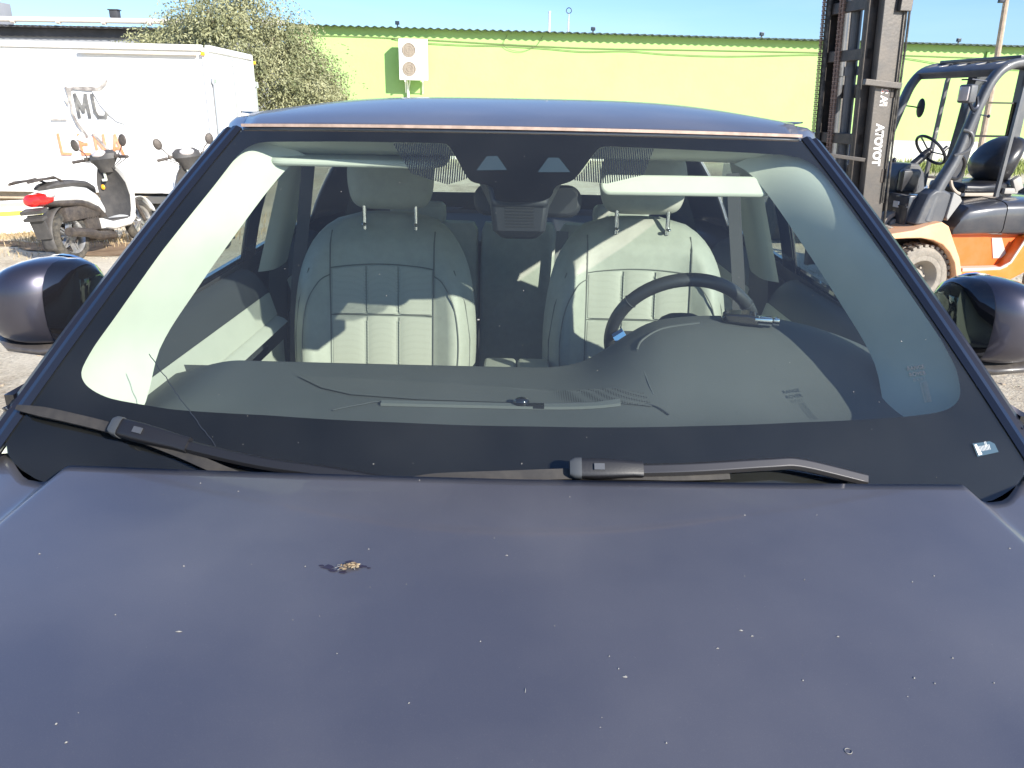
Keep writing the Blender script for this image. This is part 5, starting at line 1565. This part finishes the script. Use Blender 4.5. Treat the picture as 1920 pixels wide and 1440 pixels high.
l_.new(vo.outputs['Distance'], rp_.inputs['Fac']); l_.new(rp_.outputs[0], n_['Principled BSDF'].inputs['Base Color'])
obj("speaker_mesh", b, mm_, dash)
b = B()
b.loft([[dp(x, 1.440, .001), dp(x, 1.456, .001), dp(x, 1.456, .007), dp(x, 1.440, .007)] for x in [lerp(-.27, .21, i / 12) for i in range(13)]])
obj("demister_vent", b, mat("vent_strip", (.125, .135, .135), .5), dash)
b = B(); b.tube(smoothpath([dp(-.36, 1.41), dp(-.31, 1.44), dp(-.25, 1.460), dp(.0, 1.461), (dp(.20, 1.452)), dp(.27, 1.43), dp(.30, 1.40)], 6), .0014, 6); obj("seam", b, MT['interior_dark'], dash)
b = B(); b.ball(dp(.012, 1.452, .010), (.017, .013, .012), seg=14); b.box(dp(.04, 1.446, .006), (.035, .012, .008)); obj("light_sensor", b, MT['gloss_black'], dash)
b = B(); b.tube(smoothpath([dp(.26, 1.60, .0015), dp(.275, 1.625, .0015), dp(.32, 1.64, .0015), dp(.40, 1.645, .0015)], 5) , .0025, 6)
obj("crease", b, MT['dash'], dash); b = B(); b.tube(smoothpath([dp(.26, 1.60, .0), dp(.27, 1.5, .001), dp(.278, 1.46, .0)], 6), .0007, 6)
obj("crease", b, mat("crease_edge", (.13, .14, .14), .5), dash)  # highlight along the hump's crease, painted as a thin lighter line

# A pillar linings, header lining
for s_ in (-1, 1):
    b = B()
    inner = [(.0, .76, 1.34, .95), (.09, .735, 1.42, 1.03), (.24, .735, 1.52, 1.12), (.44, .675, 1.60, 1.23), (.64, .605, 1.66, 1.335), (.82, .545, 1.73, 1.425), (.95, .50, 1.76, 1.475), (1.0, .47, 1.77, 1.49)]
    def lin(u, v):
        vv = lerp(-.08, .985, u)
        o = gp(s_ * (gw(vv) - .002), vv, -.009)
        ix = ctable([(q[0], q[1]) for q in inner], u); iy = ctable([(q[0], q[2]) for q in inner], u); iz = ctable([(q[0], q[3]) for q in inner], u)
        bx = .875 - .235 * u
        i = Vector((s_ * ix, iy, iz))
        mid = (o + i) / 2 + Vector((s_ * .0, -.005, .018))
        t = v
        return (1 - t) ** 2 * o + 2 * t * (1 - t) * mid + t * t * i
    b.grid(lin, 30, 10)
    def lin2(u, v):
        p = lin(u, 1.0); q = p + Vector((s_ * lerp(.10, .07, u), .05, -.01))
        return p.lerp(q, v)
    b.grid(lin2, 30, 3)
    bmesh.ops.remove_doubles(b.bm, verts=b.bm.verts, dist=1e-4)
    obj("pillar_lining", b, MT['lining'], car, angle=60)
b = B()
def hdr(u, v):
    x = lerp(-.60, .60, u)
    p = gp(x, .985, -.022)
    q = Vector((x, 1.86 + .1 * x * x, 1.505 - .012 * abs(x / .6) ** 3))
    r = p.lerp(q, v); r.z -= .020 * math.sin(PI * v)
    return r
b.grid(hdr, 24, 8); obj("header_lining", b, MT['lining'], car)
# folded visor on the passenger side, lowered visor on the driver side
def rrect(w, h, r, n=6):
    P = []
    for cx, cz, a0 in ((w / 2 - r, h / 2 - r, 0), (-w / 2 + r, h / 2 - r, 90), (-w / 2 + r, -h / 2 + r, 180), (w / 2 - r, -h / 2 + r, 270)):
        for k in range(n + 1):
            a = R(a0 + 90 * k / n); P.append((cx + r * math.cos(a), cz + r * math.sin(a)))
    return P
def slab(center, P, th, rot, nm, m_, par, bev=.006):
    from mathutils import Euler
    mm_ = Euler(rot).to_matrix(); b = B()
    b.loft([[Vector(center) + mm_ @ Vector((x, y, z)) for x, z in P] for y in (-th / 2, th / 2)])
    return obj(nm, b, m_, par, bevel=bev, angle=50)
slab((.362, 1.745, 1.444), rrect(.378, .044, .021), .016, (R(-18), 0, R(3)), "sun_visor", MT['lining'], car)
slab((-.36, 1.80, 1.487), rrect(.40, .16, .05), .016, (R(-84), 0, R(-3)), "sun_visor", MT['lining'], car)

# rear-view mirror and camera pod
mv = bpy.data.objects.new("interior_mirror", None); col.objects.link(mv); mv.parent = car
slab((.018, 1.80, 1.400), rrect(.245, .072, .032), .028, (R(-10), 0, R(-4)), "mirror_housing", MT['pod'], mv, .009)
b = B(); b.tube([(.01, 1.79, 1.41), (.0, 1.72, 1.46), (0, 1.66, 1.49)], .014, 8); obj("mirror_arm", b, MT['trim_black'], mv)
pod = bpy.data.objects.new("camera_pod", None); col.objects.link(pod); pod.parent = car
b = B()
def podring(v, w0, w1, d):
    A = gp(-w0, v, -.008); C = gp(w0, v, -.008); n_ = snorm(0, v)
    return [A, C, C - n_ * d + Vector((w1 - w0, 0, 0)), A - n_ * d - Vector((w1 - w0, 0, 0))]
b.loft([podring(.985, .10, .09, .03), podring(.90, .10, .09, .05), podring(.80, .062, .058, .06), podring(.748, .055, .05, .055)])
obj("housing", b, MT['pod'], pod, bevel=.008)
b = B()
b.loft([[Vector((-.058, 1.515, 1.432)), Vector((.058, 1.515, 1.432)), Vector((.056, 1.66, 1.40)), Vector((-.056, 1.66, 1.40))], [Vector((-.052, 1.525, 1.372)), Vector((.052, 1.525, 1.372)), Vector((.05, 1.66, 1.365)), Vector((-.05, 1.66, 1.365))], [Vector((-.035, 1.545, 1.352)), Vector((.035, 1.545, 1.352)), Vector((.035, 1.65, 1.352)), Vector((-.035, 1.65, 1.352))]])
cov = obj("lower_cover", b, MT['pod'], pod, bevel=.010)
b = B()
for k in range(8): b.box((0, 1.5175 + .0012 * k, 1.424 - k * .0062), (.056, .006, .0028))
obj("vent_slats", b, mat("vent_slat", (.004, .004, .005), .6), cov, smooth=False)

# steering wheel
sw = bpy.data.objects.new("steering_wheel", None); col.objects.link(sw); sw.parent = car
c0 = Vector((.430, 1.955, 1.040)); tl = R(24)
ux = Vector((1, 0, 0)); uy = Vector((0, -math.sin(tl), math.cos(tl))); un = ux.cross(uy)
b = B()
Nw = 72
rim_ = []
for k in range(Nw):
    a = 2 * PI * k / Nw
    rim_.append([c0 + (.185 + .0165 * math.cos(t)) * (ux * math.cos(a) + uy * math.sin(a)) + un * .0185 * math.sin(t) for t in [2 * PI * i / 14 for i in range(14)]])
b.loft(rim_ + [rim_[0]], cap=False); bmesh.ops.remove_doubles(b.bm, verts=b.bm.verts, dist=1e-5)
obj("wheel_rim", b, mat("wheel_leather", (.030, .032, .036), .42, bump=.25, bscale=400, coat=.1), sw)
b = B()
for a in (R(38), R(142)):
    p = c0 + .185 * (ux * math.cos(a) + uy * math.sin(a)); d = (ux * -math.sin(a) + uy * math.cos(a))
    b.tube([p + .0172 * (math.cos(t) * (ux * math.cos(a) + uy * math.sin(a))) + .0192 * math.sin(t) * un for t in [2 * PI * i / 16 for i in range(16)]], .0012, 5, closed=True)
obj("rim_seam", b, MT['interior_dark'], sw)
b = B(); b.ball(c0 - un * -.0, (.075, .04, .065), rot=(-tl, 0, 0), seg=18, exp=.8)
b.bar([c0 + ux * .05, c0 + ux * .18], .03, .02); b.bar([c0 - ux * .05, c0 - ux * .18], .03, .02); b.bar([c0 - uy * .04, c0 - uy * .18], .02, .04)
obj("wheel_hub", b, MT['interior_dark'], sw)
b = B(); b.box((.262, 1.90, 1.055), (.03, .03, .022), rot=(0, R(-35), 0)); obj("column_stalk", b, mat("blue_tag", (.10, .25, .55), .4), sw, smooth=False)

# gadget resting on the instrument hump
gd = thing("key_fob", "small black and silver key fob lying on the instrument hood behind the windscreen", "key fob", (.505, 1.655, dash_z(.505, 1.64) + .004), R(-12))
b = B(); b.loft([ [(x, y * w, z) for y, z in ((-.028, 0), (.028, 0), (.026, h), (-.026, h))] for x, w, h in ((-.055, .55, .012), (-.045, .8, .020), (.0, 1.0, .022), (.025, 1.0, .017))])
obj("case", b, MT['gloss_black'], gd, bevel=.004)
b = B(); b.box((.032, -.012, .009), (.040, .030, .016), bev=.004); b.box((.060, -.010, .009), (.014, .024, .014), bev=.003)
obj("cap", b, MT['chrome'], gd)

# seats
def seat(cx, head_dz=0.0, head_dx=0.0):
    s = bpy.data.objects.new("front_seat", None); col.objects.link(s); s.parent = car
    WZ = [(.50, .24), (.62, .262), (.80, .283), (.92, .287), (1.02, .280), (1.12, .262), (1.19, .232), (1.24, .190), (1.268, .140), (1.283, .07)]
    def yb(z): return 2.215 + (z - .5) * .20
    def front(x, z):
        w = ctable(WZ, z); t = min(1, abs(x) / w)
        bol = .055 * math.exp(-((t - .80) / .17) ** 2) * (1 - sstep(1.05, 1.25, z))
        rnd_ = .07 * (1 - math.sqrt(max(0, 1 - t ** 6)))
        top = .05 * sstep(1.20, 1.285, z)
        return yb(z) - bol + rnd_ + top
    b = B()
    rings = []
    NZ = 34
    for i in range(NZ + 1):
        z = lerp(.50, 1.282, (i / NZ) ** .92); w = ctable(WZ, z)
        ring = []
        for k in range(25):
            x = w * math.sin(lerp(-PI / 2, PI / 2, k / 24)); ring.append(Vector((cx + x, front(x, z), z)))
        for k in range(1, 12):
            x = w * math.cos(PI * k / 12); ring.append(Vector((cx + x, yb(z) + .10 + .03 * math.sin(PI * k / 12), z)))
        rings.append(ring)
    b.loft(rings); obj("backrest", b, MT['leather'], s, angle=60)
    # perforated centre panel, slightly proud, in three flutes
    b = B()
    def pan(x0, x1, z0, z1):
        b.grid(lambda u, v: (lambda x, z: Vector((cx + x, front(x, z) - .004 - .005 * math.sin(PI * u) ** .5, z)))(lerp(x0, x1, u), lerp(z0, z1 + (.012 if z1 > 1.1 else 0) * math.cos(lerp(x0, x1, u) / .16 * PI / 2), v)), 10, 10)
    for (x0, x1) in ((-.152, -.052), (-.046, .046), (.052, .152)):
        pan(x0, x1, .995, 1.125); pan(x0, x1, .58, .985)
    obj("perforated_panel", b, MT['leather_perf'], s, angle=60)
    b = B()
    def ln(pts, r=.0022): b.tube([Vector((cx + x, front(x, z) - .0025, z)) for x, z in pts], r, 5)
    for sgn in (-1, 1):
        ln([(sgn * .158, lerp(.56, 1.235, i / 20)) for i in range(21)])
        ln([(q.x, q.y) for q in smoothpath([(sgn * .158, 1.11, 0), (sgn * .19, 1.09, 0), (sgn * .225, 1.02, 0), (sgn * .238, .90, 0), (sgn * .222, .78, 0), (sgn * .165, .70, 0)], 6)], .0018)
        ln([(sgn * w_, z_) for w_, z_ in ((.262, .62), (.268, .80), (.270, .92), (.255, 1.03), (.22, 1.13))], .0016)
    ln([(lerp(-.158, .158, i / 12), 1.13 + .012 * math.cos(lerp(-1, 1, i / 12) * PI / 2)) for i in range(13)], .0018)
    ln([(lerp(-.158, .158, i / 12), .990) for i in range(13)], .0018)
    obj("seam", b, MT['seam'], s)
    b = B()
    for x in (-.049, .049):
        for dx in (-.0035, .0035):
            for k in range(60):
                z = .60 + k * .0088
                if .975 < z < 1.0: continue
                y = front(x, z) - .0055
                b.box((cx + x + dx, y, z), (.0018, .002, .006))
    obj("stitching", b, MT['trim_light'], s, smooth=False)
    # cushion
    b = B(); b.loft([[(cx + w * math.copysign(abs(math.cos(a)) ** .5, math.cos(a)), y, zc + h * math.copysign(abs(math.sin(a)) ** .5, math.sin(a))) for a in [2 * PI * (k + .5) / 24 for k in range(24)]] for y, w, zc, h in ((1.84, .24, .50, .05), (1.88, .255, .50, .08), (2.1, .265, .48, .08), (2.28, .25, .47, .07))])
    obj("cushion", b, MT['leather'], s)
    # headrest with posts
    b = B()
    HZ = [(1.297, .085), (1.305, .105), (1.33, .122), (1.38, .132), (1.43, .130), (1.465, .118), (1.482, .09), (1.486, .05)]
    rings = []
    for i in range(16):
        z = lerp(1.297, 1.486, i / 15); w = ctable(HZ, z); q = (z - 1.297) / .189; d = .055 * math.sqrt(max(.05, 1 - (2 * q - 1) ** 4))
        rings.append([(cx + head_dx + w * math.copysign(abs(math.sin(a)) ** .65, math.sin(a)), 2.41 + .02 * q - d * math.copysign(abs(math.cos(a)) ** .8, math.cos(a)), z + head_dz) for a in [2 * PI * k / 28 for k in range(28)]])
    b.loft(rings); obj("headrest", b, MT['leather'], s, sub=1, angle=60)
    b = B()
    for x in (-.078, .078): b.cyl((cx + head_dx + x, 2.385, 1.24), (cx + head_dx + x, 2.39, 1.35), .0065, 10); b.ball((cx + head_dx + x, 2.368, 1.257), (.008, .008, .006), seg=10)
    obj("headrest_post", b, MT['chrome'], s)
    return s
seat(-.415, .0, .022); seat(.368, .0, .006)

# centre console, rear bench, rear shelf
b = B(); b.box((.0, 2.12, .70), (.22, .44, .26), bev=.03, seg=3); obj("centre_console", b, MT['trim_black'], car)
for x in (-.05, .052):
    b = B(); b.box((x, 2.12, .845), (.098, .36, .04), bev=.015, seg=3); obj("armrest", b, MT['leather'], car)
rs = bpy.data.objects.new("rear_seat", None); col.objects.link(rs); rs.parent = car
b = B()
for (x0, x1) in ((-.64, -.155), (-.150, .150), (.155, .64)):
    b.loft([[(lerp(x0, x1, .5) + (x1 - x0) / 2 * k_ * math.copysign(abs(math.cos(a)) ** .3, math.cos(a)), y + .02 + d * math.copysign(abs(math.sin(a)) ** .4, math.sin(a)), z) for a in [2 * PI * (k + .5) / 20 for k in range(20)]] for z, y, d, k_ in ((.45, 2.93, .07, 1), (.75, 2.98, .075, 1), (1.0, 3.03, .07, 1), (1.14, 3.06, .06, .97), (1.17, 3.07, .04, .9))])
obj("bench_back", b, MT['leather'], rs)
b = B()
for (x0, x1) in ((-.64, -.155), (-.150, .150), (.155, .64)):
    b.box(((x0 + x1) / 2, 2.73, .50), (x1 - x0, .50, .16), bev=.04, seg=3)
obj("bench_cushion", b, MT['leather'], rs)
for x in (-.40, .0, .40):
    b = B(); b.box((x, 3.11, 1.20), (.22, .09, .09), bev=.035, seg=3); obj("headrest", b, MT['leather'], rs)
b = B(); b.box((0, 3.55, 1.08), (1.34, .85, .02)); obj("parcel_shelf", b, MT['interior_dark'], car, smooth=False)
# seat belts
def belt_(pts, w=.046):
    b = B(); sp_ = smoothpath(pts, 6)
    b.sweep(sp_, [(-w / 2, -.001), (w / 2, -.001), (w / 2, .001), (-w / 2, .001)], up=Vector((0, 1, 0)))
    return obj("seat_belt", b, mat("belt_webbing", (.16, .17, .17), .8, bump=.3, bscale=200), car)
belt_([(.165, 2.96, 1.16), (.155, 2.90, .95), (.15, 2.86, .75), (.15, 2.80, .60)])
b = B(); b.box((.158, 2.40, .84), (.03, .05, .10), rot=(R(15), 0, R(10)), bev=.006); b.box((.155, 2.372, .885), (.024, .006, .05)); obj("belt_buckle", b, MT['chrome'], car)
for s_ in (-1, 1):
    b = B()
    b.bar(smoothpath([(s_ * .655, 2.47, 1.42), (s_ * .675, 2.44, 1.25), (s_ * .70, 2.41, 1.05), (s_ * .72, 2.40, .80)], 5), .04, .003, up=Vector((0, 1, 0))); obj("seat_belt", b, mat("belt_dark", (.05, .05, .055), .8), car)
    # B pillar lining: pale upper, dark lower
    b = B(); b.grid(lambda u, v: (lambda t, k: Vector((s_ * (lerp(.80, .685, t) + k[0]), k[1], lerp(1.09, 1.46, t))))(v, [(.030, 2.435), (.018, 2.445), (.004, 2.458), (-.006, 2.475), (-.012, 2.51), (-.012, 2.56), (-.010, 2.61), (0, 2.66)][int(round(u * 7))]), 7, 10)
    obj("pillar_lining", b, MT['trim_light'], car)
    b = B(); b.grid(lambda u, v: (s_ * lerp(.86, .80, v), lerp(2.45, 2.67, u), lerp(.5, 1.09, v)), 4, 6); obj("pillar_lining", b, MT['interior_dark'], car)
    b = B(); b.grid(lambda u, v: (s_ * lerp(.76, .62, v), lerp(3.30, 3.95, u), lerp(1.10, 1.46, v)), 4, 6); obj("pillar_lining", b, MT['interior_dark'], car)
    # door cards: dark sill top, pale panel, dark slot, pale lower pocket
    for (ya, yb_) in ((1.42, 2.46), (2.66, 3.3)):
        b = B(); b.grid(lambda u, v: (s_ * (.895 - .085 * v ** .7), lerp(ya, yb_, u), 1.095 - .075 * v ** 1.6), 12, 6); obj("door_sill", b, MT['interior_dark'] if s_ < 0 else MT['dash'], car)
        b = B(); b.grid(lambda u, v: (s_ * (.808 - .02 * v), lerp(ya, yb_, u), 1.02 - .075 * v), 12, 3); obj("door_panel", b, MT['trim_light'], car)
        b = B(); b.grid(lambda u, v: (s_ * (.80 - .045 * math.sin(PI * v)), lerp(ya, yb_, u), .945 - .045 * v), 12, 4); obj("door_ledge", b, MT['trim_light'], car)
        b = B(); b.grid(lambda u, v: (s_ * (.815), lerp(ya, yb_, u), .90 - .05 * v), 12, 3); obj("door_slot", b, MT['interior_dark'], car)
        b = B(); b.grid(lambda u, v: (s_ * (.775), lerp(ya, yb_, u), .86 - .5 * v), 12, 3); obj("door_pocket", b, MT['trim_light'], car)

# ------------------------------------------------------------------ dirt on the bonnet and on the glass
HS = [(-0.604, 0.85, 0.0048, 0.0016), (-0.471, 1.039, 0.0032, 0.002), (-0.406, 1.016, 0.0032, 0.0016), (-0.366, 0.707, 0.0088, 0.0032), (-0.43, 0.578, 0.0032, 0.0032), (-0.409, 0.557, 0.0032, 0.0024), (-0.099, 0.612, 0.0024, 0.0024), (-0.007, 0.865, 0.0064, 0.0016), (0.33, 0.979, 0.004, 0.0024), (0.12, 0.654, 0.0072, 0.004), (0.114, 0.665, 0.0024, 0.0024), (0.106, 0.683, 0.0024, 0.0024), (0.259, 0.729, 0.0064, 0.0024), (0.269, 0.72, 0.0056, 0.0016), (0.226, 0.699, 0.0056, 0.0016), (0.366, 0.723, 0.0048, 0.0024), (0.423, 0.663, 0.0032, 0.004), (0.479, 0.694, 0.0032, 0.0024), (0.499, 0.83, 0.0024, 0.0016), (0.533, 0.844, 0.004, 0.0024), (0.669, 0.913, 0.004, 0.0016), (0.016, 0.632, 0.0016, 0.008), (0.148, 0.571, 0.0024, 0.0024), (0.441, 0.537, 0.0064, 0.0048), (0.418, 0.542, 0.004, 0.0032), (0.435, 0.985, 0.0024, 0.0016), (0.083, 1.019, 0.0024, 0.0016), (-0.144, 1.06, 0.0032, 0.0016), (-0.187, 0.873, 0.0032, 0.0016), (-0.449, 0.733, 0.0024, 0.0016), (-0.185, 0.678, 0.0024, 0.0016), (-0.259, 0.832, 0.0024, 0.0024), (-0.41, 0.828, 0.004, 0.0024), (0.364, 0.828, 0.0032, 0.0016), (0.441, 0.656, 0.0024, 0.0024), (0.304, 0.655, 0.0024, 0.0024), (-0.327, 0.834, 0.0016, 0.0016), (-0.033, 0.701, 0.0024, 0.0024), (0.504, 0.659, 0.0024, 0.0016)]
rr = random.Random(3)
def fleck(b, P, rx, ry, n=9, lift=.0006):
    """irregular flat fleck; P maps local offsets to the surface"""
    c = b.bm.verts.new(P(0, 0, lift + .0006)); ring = []
    ph = rr.uniform(0, 6)
    for k in range(n):
        a = 2 * PI * k / n; q = rr.uniform(.55, 1.15)
        ring.append(b.bm.verts.new(P(rx * q * math.cos(a), ry * q * math.sin(a), .0001)))
    for k in range(n): b.bm.faces.new((c, ring[k], ring[(k + 1) % n]))
b = B()
for x, y, w, h in HS:
    fleck(b, lambda dx, dy, l: (x + dx, y + dy, hood_z(x + dx, y + dy) + l + .0002), w * .42, h * .50)
for _ in range(22):
    x, y = rr.uniform(-.66, .66), rr.uniform(.48, 1.07); r0_ = rr.uniform(.0003, .0007)
    fleck(b, lambda dx, dy, l: (x + dx, y + dy, hood_z(x + dx, y + dy) + l * .5 + .0002), r0_ * rr.uniform(1, 2), r0_, 6)
x, y = .317, .567
b.tube([(x + .0032 * math.cos(a), y + .0032 * math.sin(a), hood_z(x, y) + .0004) for a in [2 * PI * k / 16 for k in range(16)]], .0004, 4, closed=True)
tag(obj("bonnet_specks", b, MT['dropping'], smooth=False), kind='stuff')
GS = [(-0.067, 0.387, 0.0048), (-0.203, 0.371, 0.0028), (-0.25, 0.5, 0.0024), (-0.233, 0.441, 0.0024), (0.01, 0.469, 0.0024), (0.012, 0.047, 0.0028), (0.137, 0.262, 0.0016), (0.107, 0.517, 0.0016), (-0.151, 0.259, 0.0012), (-0.296, 0.473, 0.0016), (-0.403, 0.512, 0.0016), (-0.375, 0.536, 0.0016), (-0.347, 0.757, 0.0024), (-0.472, 0.757, 0.0024), (-0.359, 0.895, 0.0024), (-0.234, 0.796, 0.0024), (0.473, 0.263, 0.0016), (0.692, 0.291, 0.004), (0.741, 0.287, 0.0024), (0.58, 0.176, 0.0024), (0.476, 0.376, 0.0016), (0.359, 0.399, 0.0016), (0.436, 0.039, 0.0024), (0.696, -0.045, 0.0016), (0.117, 0.106, 0.0016), (-0.503, 0.149, 0.0016), (-0.226, 0.031, 0.0024), (-0.353, 0.062, 0.0016), (-0.095, 0.443, 0.0016), (-0.022, 0.584, 0.0016), (0.263, 0.588, 0.0016), (0.403, 0.503, 0.0016), (0.624, 0.52, 0.0016), (-0.152, 0.653, 0.0016), (-0.044, 0.701, 0.0016), (-0.497, 0.58, 0.0016), (0.399, 0.297, 0.0016), (0.296, 0.318, 0.0016)]
b = B()
for x, v, w in GS:
    fleck(b, lambda dx, dy, l: gp(x + dx, v + dy / .76, l + .0006), w * .5, w * .5, 8)
for _ in range(60):
    x, v = rr.uniform(-.75, .75), rr.uniform(-.05, .95); r0_ = rr.uniform(.0004, .0009)
    fleck(b, lambda dx, dy, l: gp(x + dx, v + dy / .76, l * .5 + .0005), r0_, r0_, 5)
tag(obj("windscreen_specks", b, MT['dropping'], smooth=False), kind='stuff')
bug = thing("squashed_insect", "brown dried insect squashed on the dark bonnet with a dull stain around it", "insect", (-.203, .833, hood_z(-.203, .833) + .0006)); bug.scale = (1.5, 1.5, 1.2)
b = B(); r5 = random.Random(5)
for _ in range(26):
    b.ball((r5.gauss(0, .0030), r5.gauss(0, .0016), .0012 + abs(r5.gauss(0, .0007))), (r5.uniform(.0008, .0024), r5.uniform(.0006, .0016), r5.uniform(.0005, .0014)), seg=8)
obj("body", b, MT['brown'], bug)
b = B()
for (x0, y0, x1, y1) in ((-.004, 0, -.012, -.003), (-.003, -.001, -.009, -.006), (-.005, .001, -.011, .001), (.004, .001, .008, .004), (.003, -.002, .005, -.005)):
    b.tube([(x0, y0, .0008), ((x0 + x1) / 2, (y0 + y1) / 2, .0016), (x1, y1, .0006)], .0003, 4)
obj("legs", b, MT['dropping'], bug)
b = B()
for (cx, cy, r0_) in ((-.018, -.001, .006), (-.013, -.006, .004), (-.001, .006, .005), (.010, .001, .004), (-.004, -.008, .004), (-.024, .001, .003), (.016, -.001, .002)):
    fleck(b, lambda dx, dy, l: (cx + dx, cy + dy, hood_z(-.203 + cx + dx, .833 + cy + dy) - hood_z(-.203, .833) + l * .1 - .0001), r0_, r0_ * .6, 11)
obj("stain", b, MT['stain'], bug, smooth=False)
